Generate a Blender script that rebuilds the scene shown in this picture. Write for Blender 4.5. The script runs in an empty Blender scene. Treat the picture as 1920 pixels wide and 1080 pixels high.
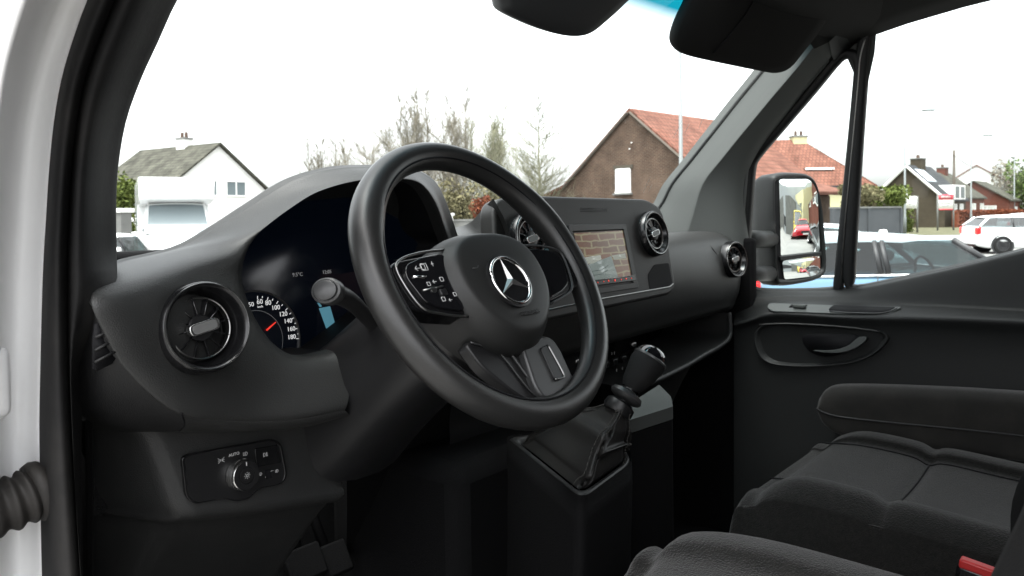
import bpy, bmesh, math, random
from mathutils import Vector, Matrix
import numpy as np
R = math.radians
V = Vector
random.seed(7)
SC = bpy.context.scene
COL = SC.collection

# ------------------------------------------------------------------ camera
F = 1450.0; CAMZ = 1.65
PSI, PIT, ROL = R(50), R(1.5), R(0.8)
fw = V((math.sin(PSI)*math.cos(PIT), math.cos(PSI)*math.cos(PIT), -math.sin(PIT)))
rt0 = V((math.cos(PSI), -math.sin(PSI), 0)); up0 = rt0.cross(fw)
rt = rt0*math.cos(ROL) - up0*math.sin(ROL)
up = up0*math.cos(ROL) + rt0*math.sin(ROL)
YAX = 405 + F*math.tan(PIT)
CAM = V((0, 0, CAMZ))
cd = bpy.data.cameras.new('camera'); cam = bpy.data.objects.new('camera', cd); COL.objects.link(cam)
cd.sensor_width = 36; cd.lens = F/1920*36; cd.clip_start = 0.02; cd.clip_end = 1500
cd.shift_y = -(540-YAX)/1920
cd.dof.use_dof = True; cd.dof.focus_distance = 1.0; cd.dof.aperture_fstop = 14
m = Matrix((rt, up, -fw)).transposed().to_4x4(); m.translation = CAM; cam.matrix_world = m
SC.camera = cam

# ------------------------------------------------------------------ light
SUN_EL, SUN_AZ = R(74), R(-100)          # azimuth measured from van's forward (+Y), clockwise
wd = bpy.data.worlds.new('World'); SC.world = wd; wd.use_nodes = True
nt = wd.node_tree; nt.nodes.clear()
wo = nt.nodes.new('ShaderNodeOutputWorld'); bg = nt.nodes.new('ShaderNodeBackground')
sky = nt.nodes.new('ShaderNodeTexSky'); sky.sky_type = 'NISHITA'; sky.sun_disc = False
sky.sun_elevation = SUN_EL; sky.sun_rotation = SUN_AZ; sky.dust_density = 4.0; sky.air_density = 1.0
hs = nt.nodes.new('ShaderNodeHueSaturation'); hs.inputs['Saturation'].default_value = 0.12   # overcast: nearly white
nt.links.new(sky.outputs[0], hs.inputs['Color']); nt.links.new(hs.outputs[0], bg.inputs['Color'])
bg.inputs['Strength'].default_value = 0.15
nt.links.new(bg.outputs[0], wo.inputs['Surface'])
sl = bpy.data.lights.new('sun', 'SUN'); so = bpy.data.objects.new('sun', sl); COL.objects.link(so)
sl.energy = 0.8; sl.angle = R(40); sl.color = (1, .97, .93)
sd = V((math.sin(SUN_AZ)*math.cos(SUN_EL), math.cos(SUN_AZ)*math.cos(SUN_EL), math.sin(SUN_EL)))
so.rotation_euler = sd.to_track_quat('Z', 'Y').to_euler()
vs = SC.view_settings; vs.view_transform = 'Standard'; vs.look = 'None'; vs.gamma = 1; vs.exposure = 2.35; vs.use_curve_mapping = False
SC.render.engine = 'CYCLES'; cy = SC.cycles
cy.use_denoising = True; cy.max_bounces = 8; cy.diffuse_bounces = 4; cy.glossy_bounces = 4; cy.transparent_max_bounces = 24
cy.transmission_bounces = 6; cy.sample_clamp_indirect = 6; cy.caustics_reflective = False; cy.caustics_refractive = False

# ------------------------------------------------------------------ helpers: points
def ray(px, py):
    return fw + rt*((px-960)/F) + up*((YAX-py)/F)
def U(px, py, x=None, y=None, z=None, d=None, pl=None):
    """a sight line of the survey met with a plane of the cab: x, y or z constant, a depth, or (point, normal)"""
    r = ray(px, py)
    if d is not None: return CAM + r*d
    if x is not None: return CAM + r*(x/r.x)
    if y is not None: return CAM + r*(y/r.y)
    if z is not None: return CAM + r*((z-CAMZ)/r.z)
    p, n = pl
    return CAM + r*((p-CAM).dot(n)/r.dot(n))
def cr(pts, n=6, closed=False):
    """Catmull-Rom resampling"""
    pts = [V(p) for p in pts]; k = len(pts); out = []
    segs = k if closed else k-1
    for i in range(segs):
        if closed: a, b, c, d = pts[i-1], pts[i], pts[(i+1) % k], pts[(i+2) % k]
        else:
            b, c = pts[i], pts[i+1]
            a = pts[i-1] if i > 0 else b*2-c
            d = pts[i+2] if i+2 < k else c*2-b
        for j in range(n):
            t = j/n
            out.append(0.5*((2*b)+(c-a)*t+(2*a-5*b+4*c-d)*t*t+(3*b-a-3*c+d)*t**3))
    if not closed: out.append(pts[-1].copy())
    return out
def frame(o, xa, ya):
    """matrix: local x -> xa, local y -> ya, local z -> the normal"""
    xa = V(xa).normalized(); za = xa.cross(V(ya)).normalized(); ya = za.cross(xa)
    mm = Matrix((xa, ya, za)).transposed().to_4x4(); mm.translation = V(o); return mm
def rpoly(pts, r, n=5):
    """round the corners of a closed polygon"""
    out = []; k = len(pts)
    for i in range(k):
        p = V(pts[i]); a = V(pts[i-1]); b = V(pts[(i+1) % k])
        ri = r[i] if isinstance(r, (list, tuple)) else r
        da, db = (a-p), (b-p)
        rr = min(ri, da.length*.48, db.length*.48)
        if rr < 1e-6: out.append(p); continue
        s, e = p+da.normalized()*rr, p+db.normalized()*rr
        for j in range(n+1):
            t = j/n; out.append(s*(1-t)**2+p*2*t*(1-t)+e*t*t)
    return out

# ------------------------------------------------------------------ helpers: objects
def thing(name, label, cat, loc=(0, 0, 0), rz=0, group=None):
    o = bpy.data.objects.new(name, None); o.empty_display_size = .1; COL.objects.link(o)
    o.location = loc; o.rotation_euler = (0, 0, rz)
    o['label'] = label; o['category'] = cat
    if group: o['group'] = group
    return o
def tag(o, label, cat, group=None):
    o['label'] = label; o['category'] = cat
    if group: o['group'] = group
    return o
def link(name, me, mat, parent=None, local=False, label=None):
    o = bpy.data.objects.new(name, me); COL.objects.link(o)
    if mat is not None and len(me.materials) == 0: me.materials.append(MAT[mat] if isinstance(mat, str) else mat)
    if parent is not None:
        o.parent = parent
        if parent.type == 'EMPTY' and not local: o.location = -parent.location   # geometry is given in world space
    if label: o['label'] = label
    return o
def mesh(name, vs_, fs, mat, parent=None, smooth=True, bevel=0, bseg=2, solid=0, sub=0, local=False, label=None, mats=None, auto=None, xf=None):
    me = bpy.data.meshes.new(name)
    if xf is not None: vs_ = [xf @ V(v) for v in vs_]
    me.from_pydata([tuple(v) for v in vs_], [], fs); me.update()
    bm = bmesh.new(); bm.from_mesh(me); bmesh.ops.recalc_face_normals(bm, faces=bm.faces); bm.to_mesh(me); bm.free()
    if smooth: me.shade_smooth()
    o = link(name, me, mat, parent, local, label)
    if solid:
        s = o.modifiers.new('solid', 'SOLIDIFY'); s.thickness = abs(solid); s.offset = -1 if solid > 0 else 1
    if bevel:
        b = o.modifiers.new('bevel', 'BEVEL'); b.width = bevel; b.segments = bseg; b.limit_method = 'ANGLE'; b.angle_limit = R(35); b.harden_normals = False
    if sub:
        s = o.modifiers.new('sub', 'SUBSURF'); s.levels = sub; s.render_levels = sub
    if smooth and auto: me.set_sharp_from_angle(angle=R(auto))
    return o
def grid_faces(nr, nc, closed_c=False, closed_r=False):
    fs = []
    for i in range(nr if closed_r else nr-1):
        for j in range(nc if closed_c else nc-1):
            a, b = i, (i+1) % nr; c, d = j, (j+1) % nc
            fs.append((a*nc+c, a*nc+d, b*nc+d, b*nc+c))
    return fs
def loft(name, rows, mat, parent=None, nu=4, nv=4, closed=False, **k):
    """smooth surface through rows of points (all rows of one length)"""
    rr = [cr(r, nu, closed) for r in rows]
    cols = [cr([r[j] for r in rr], nv) for j in range(len(rr[0]))]
    nr, nc = len(cols[0]), len(cols)
    vs_ = [cols[j][i] for i in range(nr) for j in range(nc)]
    return mesh(name, vs_, grid_faces(nr, nc, closed), mat, parent, **k)
def tube_geo(path, rad, n=10, closed=False, caps=True, flat=1.0, upv=None):
    path = [V(p) for p in path]; k = len(path); vs_ = []; fs = []
    prev = None
    for i, p in enumerate(path):
        if closed: t = path[(i+1) % k]-path[i-1]
        else: t = path[min(i+1, k-1)]-path[max(i-1, 0)]
        t.normalize()
        if upv is not None: a = V(upv)
        else: a = prev if prev is not None else (V((0, 0, 1)) if abs(t.z) < .9 else V((1, 0, 0)))
        a = (a-t*a.dot(t)).normalized(); prev = a; b = t.cross(a)
        r = rad[i] if isinstance(rad, (list, tuple)) else rad
        for j in range(n):
            an = 2*math.pi*j/n; vs_.append(p+a*(math.cos(an)*r)+b*(math.sin(an)*r*flat))
    fs = grid_faces(k, n, True, closed)
    if caps and not closed:
        fs.append(tuple(range(n))[::-1]); fs.append(tuple((k-1)*n+j for j in range(n)))
    return vs_, fs
def tube(name, path, rad, mat, parent=None, n=10, closed=False, flat=1.0, upv=None, **k):
    vs_, fs = tube_geo(path, rad, n, closed, True, flat, upv); return mesh(name, vs_, fs, mat, parent, **k)
def lathe(name, prof, mat, parent=None, xf=None, n=40, cap=True, sx=1.0, sy=1.0, **k):
    """prof: (radius, height along local z)"""
    vs_ = []; nr = len(prof)
    for r, h in prof:
        for j in range(n):
            a = 2*math.pi*j/n; vs_.append(V((r*math.cos(a)*sx, r*math.sin(a)*sy, h)))
    fs = grid_faces(nr, n, True)
    if cap:
        if prof[0][0] > 1e-5: fs.append(tuple(range(n)))
        if prof[-1][0] > 1e-5: fs.append(tuple((nr-1)*n+j for j in range(n)))
    k.setdefault('auto', 40)
    return mesh(name, vs_, fs, mat, parent, xf=xf, **k)
def plate(name, pts, nrm, th, mat, parent=None, bevel=0, bseg=3, **k):
    """flat plate: outline pts, thickness th towards -nrm"""
    pts = [V(p) for p in pts]; n = len(pts); nv_ = V(nrm).normalized()
    vs_ = pts+[p-nv_*th for p in pts]
    fs = [tuple(range(n)), tuple(range(2*n-1, n-1, -1))]+[(i, (i+1) % n, n+(i+1) % n, n+i) for i in range(n)]
    k.setdefault('auto', 30)
    return mesh(name, vs_, fs, mat, parent, bevel=bevel, bseg=bseg, **k)
def ring_plate(name, outer, inner, nrm, th, mat, parent=None, bevel=0, **k):
    n = len(outer); nv_ = V(nrm).normalized()
    o = [V(p) for p in outer]; i_ = [V(p) for p in inner]
    vs_ = o+i_+[p-nv_*th for p in o]+[p-nv_*th for p in i_]; fs = []
    for a in range(n):
        b = (a+1) % n
        fs += [(a, b, n+b, n+a), (2*n+a, 3*n+a, 3*n+b, 2*n+b), (a, 2*n+a, 2*n+b, b), (n+a, n+b, 3*n+b, 3*n+a)]
    k.setdefault('auto', 30)
    return mesh(name, vs_, fs, mat, parent, bevel=bevel, **k)
def box(name, c, s, mat, parent=None, xf=None, bevel=0, bseg=2, **k):
    c = V(c); h = V(s)/2
    vs_ = [c+V((h.x*a, h.y*b, h.z*d)) for a in (-1, 1) for b in (-1, 1) for d in (-1, 1)]
    fs = [(0, 1, 3, 2), (4, 6, 7, 5), (0, 4, 5, 1), (2, 3, 7, 6), (0, 2, 6, 4), (1, 5, 7, 3)]
    k.setdefault('auto', 40)
    return mesh(name, vs_, fs, mat, parent, xf=xf, bevel=bevel, bseg=bseg, **k)
def boxes(name, lst, mat, parent=None, xf=None, **k):
    vs_ = []; fs = []
    for c, s in lst:
        c = V(c); h = V(s)/2; b0 = len(vs_)
        vs_ += [c+V((h.x*a, h.y*b, h.z*d)) for a in (-1, 1) for b in (-1, 1) for d in (-1, 1)]
        fs += [tuple(b0+i for i in f) for f in [(0, 1, 3, 2), (4, 6, 7, 5), (0, 4, 5, 1), (2, 3, 7, 6), (0, 2, 6, 4), (1, 5, 7, 3)]]
    return mesh(name, vs_, fs, mat, parent, xf=xf, smooth=False, **k)
def text(name, s, xf, size, mat, parent=None, ext=0.0002, sx=1.0):
    cu = bpy.data.curves.new('text', 'FONT'); cu.body = s; cu.size = size; cu.extrude = ext
    cu.align_x = 'CENTER'; cu.align_y = 'CENTER'; cu.resolution_u = 3
    to = bpy.data.objects.new('text', cu); COL.objects.link(to)
    bpy.context.view_layer.update()
    me = bpy.data.meshes.new_from_object(to.evaluated_get(bpy.context.evaluated_depsgraph_get()))
    bpy.data.objects.remove(to)
    me.transform(xf @ Matrix.Diagonal((sx, 1, 1, 1))); me.materials.clear()
    return link(name, me, mat, parent)

# ------------------------------------------------------------------ materials
MAT = {}
def mk(name, col, rough=.5, metal=0, spec=.5, bump=None, var=None, emit=None, coat=0, sheen=0, alpha=None):
    mt = bpy.data.materials.new(name); mt.use_nodes = True; t = mt.node_tree; b = t.nodes['Principled BSDF']
    b.inputs['Base Color'].default_value = (*col, 1); b.inputs['Roughness'].default_value = rough
    b.inputs['Metallic'].default_value = metal; b.inputs['Specular IOR Level'].default_value = min(spec, .12) if rough >= .8 else spec
    if coat: b.inputs['Coat Weight'].default_value = coat; b.inputs['Coat Roughness'].default_value = .05
    if sheen: b.inputs['Sheen Weight'].default_value = sheen; b.inputs['Sheen Roughness'].default_value = .4
    if emit: b.inputs['Emission Color'].default_value = (*emit[0], 1); b.inputs['Emission Strength'].default_value = emit[1]
    tc = t.nodes.new('ShaderNodeTexCoord')
    if bump:
        kind, sc_, st, dist = bump
        if kind == 'leather':
            tx = t.nodes.new('ShaderNodeTexVoronoi'); tx.inputs['Scale'].default_value = sc_; out = tx.outputs['Distance']
        elif kind == 'weave':
            tx = t.nodes.new('ShaderNodeTexNoise'); tx.inputs['Scale'].default_value = sc_; tx.inputs['Detail'].default_value = 4; out = tx.outputs[0]
        else:
            tx = t.nodes.new('ShaderNodeTexNoise'); tx.inputs['Scale'].default_value = sc_; tx.inputs['Detail'].default_value = 3; out = tx.outputs[0]
        t.links.new(tc.outputs['Object'], tx.inputs['Vector'])
        bn = t.nodes.new('ShaderNodeBump'); bn.inputs['Strength'].default_value = st; bn.inputs['Distance'].default_value = dist
        t.links.new(out, bn.inputs['Height']); t.links.new(bn.outputs[0], b.inputs['Normal'])
    if var:
        col2, sc_, lo, hi = var
        nz = t.nodes.new('ShaderNodeTexNoise'); nz.inputs['Scale'].default_value = sc_; nz.inputs['Detail'].default_value = 6; nz.inputs['Roughness'].default_value = .65
        t.links.new(tc.outputs['Object'], nz.inputs['Vector'])
        mr = t.nodes.new('ShaderNodeMapRange'); mr.inputs[1].default_value = lo; mr.inputs[2].default_value = hi
        t.links.new(nz.outputs[0], mr.inputs[0])
        mx = t.nodes.new('ShaderNodeMix'); mx.data_type = 'RGBA'; mx.inputs[6].default_value = (*col, 1); mx.inputs[7].default_value = (*col2, 1)
        t.links.new(mr.outputs[0], mx.inputs[0]); t.links.new(mx.outputs[2], b.inputs['Base Color'])
    MAT[name] = mt; return mt
def glass(name, tint=(1, 1, 1), refl=.05, band=None):
    mt = bpy.data.materials.new(name); mt.use_nodes = True; t = mt.node_tree; t.nodes.clear()
    o = t.nodes.new('ShaderNodeOutputMaterial'); tr = t.nodes.new('ShaderNodeBsdfTransparent'); gl = t.nodes.new('ShaderNodeBsdfGlossy')
    gl.inputs['Roughness'].default_value = 0.0; tr.inputs[0].default_value = (*tint, 1)
    fr = t.nodes.new('ShaderNodeLayerWeight'); pw = t.nodes.new('ShaderNodeMath'); pw.operation = 'POWER'; pw.inputs[1].default_value = 4
    ml = t.nodes.new('ShaderNodeMath'); ml.operation = 'MULTIPLY_ADD'; ml.inputs[1].default_value = refl*4; ml.inputs[2].default_value = refl; ml.use_clamp = True
    mx = t.nodes.new('ShaderNodeMixShader')
    t.links.new(fr.outputs['Facing'], pw.inputs[0]); t.links.new(pw.outputs[0], ml.inputs[0]); t.links.new(ml.outputs[0], mx.inputs[0]); t.links.new(tr.outputs[0], mx.inputs[1]); t.links.new(gl.outputs[0], mx.inputs[2]); t.links.new(mx.outputs[0], o.inputs[0])
    if band:   # sun-shade band dyed into the upper edge of the glass
        z0, z1, c = band
        g = t.nodes.new('ShaderNodeNewGeometry'); sp = t.nodes.new('ShaderNodeSeparateXYZ'); t.links.new(g.outputs['Position'], sp.inputs[0])
        mr = t.nodes.new('ShaderNodeMapRange'); mr.inputs[1].default_value = z0; mr.inputs[2].default_value = z1; t.links.new(sp.outputs[2], mr.inputs[0])
        mc = t.nodes.new('ShaderNodeMix'); mc.data_type = 'RGBA'; mc.inputs[6].default_value = (*tint, 1); mc.inputs[7].default_value = (*c, 1)
        t.links.new(mr.outputs[0], mc.inputs[0]); t.links.new(mc.outputs[2], tr.inputs[0])
    MAT[name] = mt; return mt
def tiled(name, c1, c2, mortar, bw, bh, ms, rough=.85, sc=1.0, bias=0.0, noise=(.6, 1.2)):
    """bricks or roof tiles too far off to pick apart"""
    mt = bpy.data.materials.new(name); mt.use_nodes = True; t = mt.node_tree; b = t.nodes['Principled BSDF']
    b.inputs['Roughness'].default_value = rough; b.inputs['Specular IOR Level'].default_value = .1
    uv = t.nodes.new('ShaderNodeUVMap'); bt = t.nodes.new('ShaderNodeTexBrick')
    bt.inputs['Color1'].default_value = (*c1, 1); bt.inputs['Color2'].default_value = (*c2, 1); bt.inputs['Mortar'].default_value = (*mortar, 1)
    bt.inputs['Scale'].default_value = sc; bt.inputs['Mortar Size'].default_value = ms; bt.inputs['Brick Width'].default_value = bw; bt.inputs['Row Height'].default_value = bh
    bt.inputs['Bias'].default_value = bias
    t.links.new(uv.outputs[0], bt.inputs['Vector'])
    nz = t.nodes.new('ShaderNodeTexNoise'); nz.inputs['Scale'].default_value = noise[0]; nz.inputs['Detail'].default_value = 8; nz.inputs['Roughness'].default_value = .7
    tc = t.nodes.new('ShaderNodeTexCoord'); t.links.new(tc.outputs['Object'], nz.inputs['Vector'])
    mr = t.nodes.new('ShaderNodeMapRange'); mr.inputs[1].default_value = .3; mr.inputs[2].default_value = .7; mr.inputs[3].default_value = 2-noise[1]; mr.inputs[4].default_value = noise[1]
    t.links.new(nz.outputs[0], mr.inputs[0])
    mx = t.nodes.new('ShaderNodeMix'); mx.data_type = 'RGBA'; mx.blend_type = 'MULTIPLY'; mx.inputs[0].default_value = 1
    t.links.new(bt.outputs[0], mx.inputs[6]); t.links.new(mr.outputs[0], mx.inputs[7]); t.links.new(mx.outputs[2], b.inputs['Base Color'])
    bn = t.nodes.new('ShaderNodeBump'); bn.inputs['Strength'].default_value = .5; bn.inputs['Distance'].default_value = .02; bn.invert = True
    t.links.new(bt.outputs[1], bn.inputs['Height']); t.links.new(bn.outputs[0], b.inputs['Normal'])
    MAT[name] = mt; return mt

# cab
mk('dash', (.0185, .019, .0186), .47, spec=.45, bump=('leather', 620, .45, .0006), var=((.0215, .0215, .021), 30, .35, .75))
mk('dash_dark', (.0075, .0077, .008), .55, spec=.35, bump=('leather', 620, .4, .0006), var=((.010, .010, .0102), 25, .35, .75))
mk('footwell', (.0045, .0045, .0048), .85, spec=.08, bump=('leather', 420, .4, .0008))  # plastic blackened so its colour holds the shade low in the cab
mk('dash_lower', (.016, .0165, .0165), .5, spec=.4, bump=('leather', 620, .45, .0006), var=((.021, .021, .0205), 30, .35, .75))
mk('cavity', (.004, .004, .005), .7, spec=.2)
mk('piano', (.006, .006, .007), .08, spec=.6, coat=.3)
mk('gloss_black', (.006, .006, .0065), .22, spec=.5)
mk('satin_black', (.009, .009, .0095), .38, spec=.45)
mk('chrome', (.80, .80, .79), .12, metal=1)
mk('satin_chrome', (.30, .30, .295), .28, metal=1)
mk('bright_chrome', (.6, .6, .59), .25, metal=1)
mk('wheel_leather', (.0125, .0127, .0126), .34, spec=.5, bump=('leather', 1100, .25, .0004), var=((.018, .0176, .017), 14, .35, .75))
mk('hub', (.0115, .0117, .0114), .5, spec=.42, bump=('leather', 1000, .2, .0004))
mk('spoke', (.028, .0285, .029), .35, spec=.5)
mk('pillar_trim', (.075, .080, .077), .75, spec=.3, bump=('noise', 500, .25, .0006))
mk('rubber', (.008, .008, .0082), .72, spec=.16, bump=('noise', 260, .2, .0008), var=((.020, .019, .018), 9, .45, .75))
mk('boot_rubber', (.013, .012, .0112), .65, spec=.3, bump=('noise', 180, .3, .001), var=((.026, .0235, .021), 12, .45, .8))
mk('white_paint', (.87, .87, .87), .28, spec=.5, coat=.3, var=((.76, .75, .73), 7, .55, .85))
mk('seat_fabric', (.014, .0139, .0132), .95, spec=.15, bump=('weave', 420, 1.0, .0025), sheen=.2, var=((.024, .0228, .021), 120, .40, .75))
mk('seat_centre', (.034, .034, .033), .95, spec=.15, bump=('weave', 1400, .7, .001), sheen=.2, var=((.052, .049, .044), 6, .45, .8))
mk('armrest_fabric', (.020, .0192, .018), .95, spec=.15, bump=('weave', 900, .6, .001), sheen=.3, var=((.034, .032, .029), 9, .45, .8))
mk('shelf_grey', (.055, .06, .057), .7, bump=('noise', 300, .2, .0005))
mk('frame_dark', (.014, .0147, .0147), .5, bump=('leather', 420, .4, .0006))
mk('seat_dark', (.0035, .0035, .0036), .9, spec=.1, bump=('weave', 900, .5, .001))
mk('seat_plastic', (.014, .014, .0145), .5, spec=.4, bump=('leather', 700, .3, .0005))
mk('boot_leather', (.012, .0115, .011), .5, spec=.4, bump=('leather', 700, .35, .0008))
mk('thread', (.06, .058, .054), .8)
mk('carpet', (.008, .008, .0085), .95, spec=.1, bump=('weave', 500, .8, .002))
mk('headliner', (.020, .0195, .019), .9, spec=.15, bump=('weave', 600, .4, .0008))
mk('visor', (.016, .016, .0155), .8, spec=.25, bump=('noise', 500, .3, .0006))
mk('door_panel', (.010, .0108, .0108), .55, spec=.3, bump=('leather', 800, .3, .0005))
mk('seal', (.007, .0075, .008), .5, spec=.4)
mk('mirror_glass', (.86, .89, .88), .0, metal=1)
mk('mirror_shell', (.010, .0108, .011), .5, spec=.3, bump=('leather', 600, .3, .0005))
mk('buckle_red', (.55, .03, .03), .35)
mk('led_red', (.5, .02, .02), .4, emit=((1, .06, .04), .16))
mk('print_white', (.35, .35, .35), .5, emit=((1, 1, 1), .02))
mk('gauge_white', (.5, .5, .5), .5, emit=((1, 1, 1), .11))
mk('needle', (.5, .03, .02), .4, emit=((1, .05, .03), .16))
mk('lcd_blue', (.02, .06, .08), .3, emit=((.22, .62, .80), .06))
mk('lcd_dark', (.003, .003, .004), .25, emit=((.02, .05, .12), .004))
mk('wind_pane', (.16, .19, .20), .12, spec=.5)
mk('print_grey', (.35, .35, .35), .5)
mk('emboss', (.020, .020, .020), .5)
glass('windscreen_glass', (.93, .965, .95), .03, band=(2.030, 2.068, (.003, .15, .20)))
glass('side_glass', (.90, .95, .93), .03)
# outside
mk('asphalt', (.17, .17, .165), .9, bump=('noise', 60, .3, .01), var=((.24, .235, .225), .8, .35, .7))
mk('road', (.25, .25, .24), .9, bump=('noise', 60, .3, .01), var=((.32, .315, .30), .3, .35, .7))
mk('grass', (.085, .088, .05), .95, bump=('noise', 30, .8, .05), var=((.14, .13, .085), 1.5, .3, .7))
mk('white_render', (.80, .80, .77), .85, var=((.72, .72, .69), 1.2, .4, .8))
mk('cream_render', (.50, .47, .29), .85, var=((.44, .41, .25), 1.0, .4, .8))
mk('frame_white', (.78, .78, .76), .5)
mk('pane', (.13, .15, .15), .06, spec=.7)
mk('pane_curtain', (.55, .56, .54), .3, spec=.6)
mk('blind', (.82, .82, .80), .6)
mk('lamp_metal', (.16, .175, .175), .55)
mk('wood_pole', (.10, .085, .07), .9)
mk('bark', (.17, .155, .125), .95, var=((.25, .23, .18), 3, .35, .7))
mk('bark_green', (.165, .17, .115), .95, var=((.25, .24, .17), 3, .35, .7))
mk('leaf_yellow', (.11, .13, .03), .85, var=((.06, .085, .025), 5, .35, .65))
mk('leaf_olive', (.10, .095, .05), .9, var=((.17, .15, .085), 3, .35, .65))
mk('leaf_red', (.13, .035, .02), .9, var=((.17, .06, .03), 3, .35, .65))
mk('leaf_green', (.06, .10, .03), .9, var=((.12, .15, .05), 3, .35, .65))
mk('concrete', (.19, .19, .18), .9, var=((.13, .13, .125), 1.5, .35, .7))
mk('grey_wall', (.065, .07, .075), .8, var=((.085, .09, .095), .8, .35, .7))
mk('metal_cladding', (.36, .38, .39), .6)
mk('car_white', (.78, .79, .79), .2, coat=.6)
mk('car_blue', (.10, .20, .30), .2, coat=.7)
mk('car_silver', (.50, .52, .54), .25, metal=.5, coat=.5)
mk('car_red', (.42, .015, .025), .2, coat=.7)
mk('car_dark', (.05, .055, .055), .22, coat=.7)
mk('car_yellow', (.65, .50, .05), .3, coat=.4)
mk('car_roof', (.26, .31, .33), .25, coat=.5)
mk('car_trim', (.02, .02, .022), .5)
mk('tyre', (.018, .018, .018), .8)
mk('rim', (.09, .09, .095), .35, metal=.8)
mk('rim_silver', (.5, .5, .5), .3, metal=.9)
mk('tail_red', (.45, .01, .015), .2, coat=.5, emit=((1, .03, .02), .15))
mk('headlight', (.7, .72, .74), .1, spec=.8)
mk('car_seat', (.07, .07, .075), .8)
glass('car_glass', (.20, .26, .265), .06)
glass('car_glass_dark', (.28, .33, .34), .12)
mk('sign_white', (.78, .78, .74), .5)
mk('sign_red', (.55, .03, .05), .5)
mk('solar', (.45, .50, .55), .08, spec=.9)
tiled('brick_brown', (.084, .050, .034), (.062, .037, .025), (.11, .09, .072), .22, .065, .012, noise=(.9, 1.45))
tiled('brick_dark', (.062, .05, .033), (.05, .04, .027), (.075, .066, .053), .22, .065, .012, noise=(.5, 1.2))
tiled('brick_red', (.13, .036, .024), (.10, .029, .02), (.11, .075, .06), .22, .065, .010, noise=(.5, 1.2))
tiled('tile_red', (.19, .085, .062), (.155, .066, .048), (.10, .05, .036), .25, .30, .03, noise=(1.1, 1.4))
tiled('tile_grey', (.082, .080, .064), (.066, .064, .052), (.046, .046, .038), .25, .30, .03, noise=(1.2, 1.6))
tiled('tile_slate', (.06, .063, .066), (.05, .053, .055), (.035, .035, .038), .25, .30, .03, noise=(.8, 1.2))

# ================================================================== CAB SHELL
van = thing('van_cab', 'white van body around the cab with black door seals and grey pillar trim', 'van', (1.16, .6, 0))
# door opening on the driver's side: painted pillar, outer rubber seal, inner seal trim
PY = [1180, 1080, 940, 800, 680, 560, 480, 400, 320, 230, 150, 80, 0, -90, -200, -330]
wL = [84, 80, 77, 75, 77, 80, 83, 88, 93, 102, 116, 136, 165, 208, 270, 345]           # white / seal edge
rL = [158, 150, 140, 132, 127, 125, 125, 128, 133, 143, 158, 182, 215, 262, 330, 410]   # seal / trim edge
tL = [158, 154, 152, 152, 158, 214, 219, 218, 221, 236, 264, 296, 332, 380, 450, 540]   # trim / view edge
tL2 = [225, 222, 220, 220, 222, 222, 222, 219, 221, 236, 264, 296, 332, 380, 450, 540]
rows = []
for py, a, b in zip(PY, wL, rL):
    rows.append([U(a-6, py, x=.300), U(a+1, py, x=.290), U(a+(b-a)*.28, py, x=.281), U(a+(b-a)*.62, py, x=.283), U(a+(b-a)*.9, py, x=.292), U(b+4, py, x=.306)])
loft('door_seal', rows, 'rubber', van, 3, 3)
rows = []
for py, b, c in zip(PY, rL, tL):
    e = U(c, py, x=.372 if py < 540 else .332)
    rows.append([U(b-6, py, x=.312), U(b+2, py, x=.300), U(b+(c-b)*.18, py, x=.296), U(b+(c-b)*.45, py, x=.312 if py < 540 else .308), U(b+(c-b)*.8, py, x=.348 if py < 540 else .322), e, e+V((.004, .05, 0)), e+V((-.03, .12, 0))])
loft('pillar_trim', rows, 'rubber', van, 3, 3, label='black inner trim of the driver door opening')
rows = []
for i, (py, a) in enumerate(zip(PY, wL)):
    f = max(0, (230-py))/230.0
    rows.append([U(a+8, py, x=.302), U(a-2, py, x=.292), U(a-22, py, x=.288), U(a-48, py, x=.278), U(a-62, py, x=.266), U(a-95-f*8, py, x=.235), U(a-112-f*6, py, x=.222)+V((0, .006, 0)), U(a-118-f*4, py, x=.216)+V((0, .08, 0))])
loft('painted_pillar', rows, 'white_paint', van, 3, 3, label='white painted door pillar')
hg = box('pillar_block', (0, 0, 0), (.03, .02, .07), 'white_paint', van, xf=Matrix.Translation(U(-6, 722, x=.246)+V((0, .012, 0))), bevel=.012, bseg=4)  # added block in place of a soft dark reflection on the pillar
# right pillar trim, in two facets
rows = []
A = [(1180, 450), (1236, 392), (1262, 345), (1300, 298), (1345, 241), (1390, 184), (1432, 133), (1480, 70), (1530, 5), (1600, -90)]
Bq = [(1280, 470), (1300, 402), (1318, 345), (1352, 300), (1398, 243), (1450, 180), (1497, 125), (1540, 70), (1590, 5), (1650, -90)]
Cq = [(1396, 530), (1392, 450), (1388, 380), (1396, 320), (1425, 268), (1475, 205), (1530, 135), (1575, 85), (1640, 20), (1720, -70)]
for i, (a, b, c) in enumerate(zip(A, Bq, Cq)):
    t = (i-1)/8
    ya = 1.13-.52*t; pa = U(*a, x=2.035-.10*t); pb = U(*b, x=1.975-.10*t); pc = U(*c, x=2.03-.09*t)
    fwd = V((.03, .05, 0))
    rows.append([pa+fwd, pa, pa*.6+pb*.4, pb*.92+pa*.08, pb, pb*.92+pc*.08, pb*.5+pc*.5+V((-.004, 0, 0)), pc, pc+V((.06, 0, 0))])
loft('pillar_trim', rows, 'pillar_trim', van, 2, 3, label='light grey trim on the passenger side windscreen pillar')
tube('windscreen_seal', cr([U(a[0]-1, a[1], x=2.037-.10*(i-1)/8) for i, a in enumerate(A)], 4), .006, 'seal', van, 8)
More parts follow.
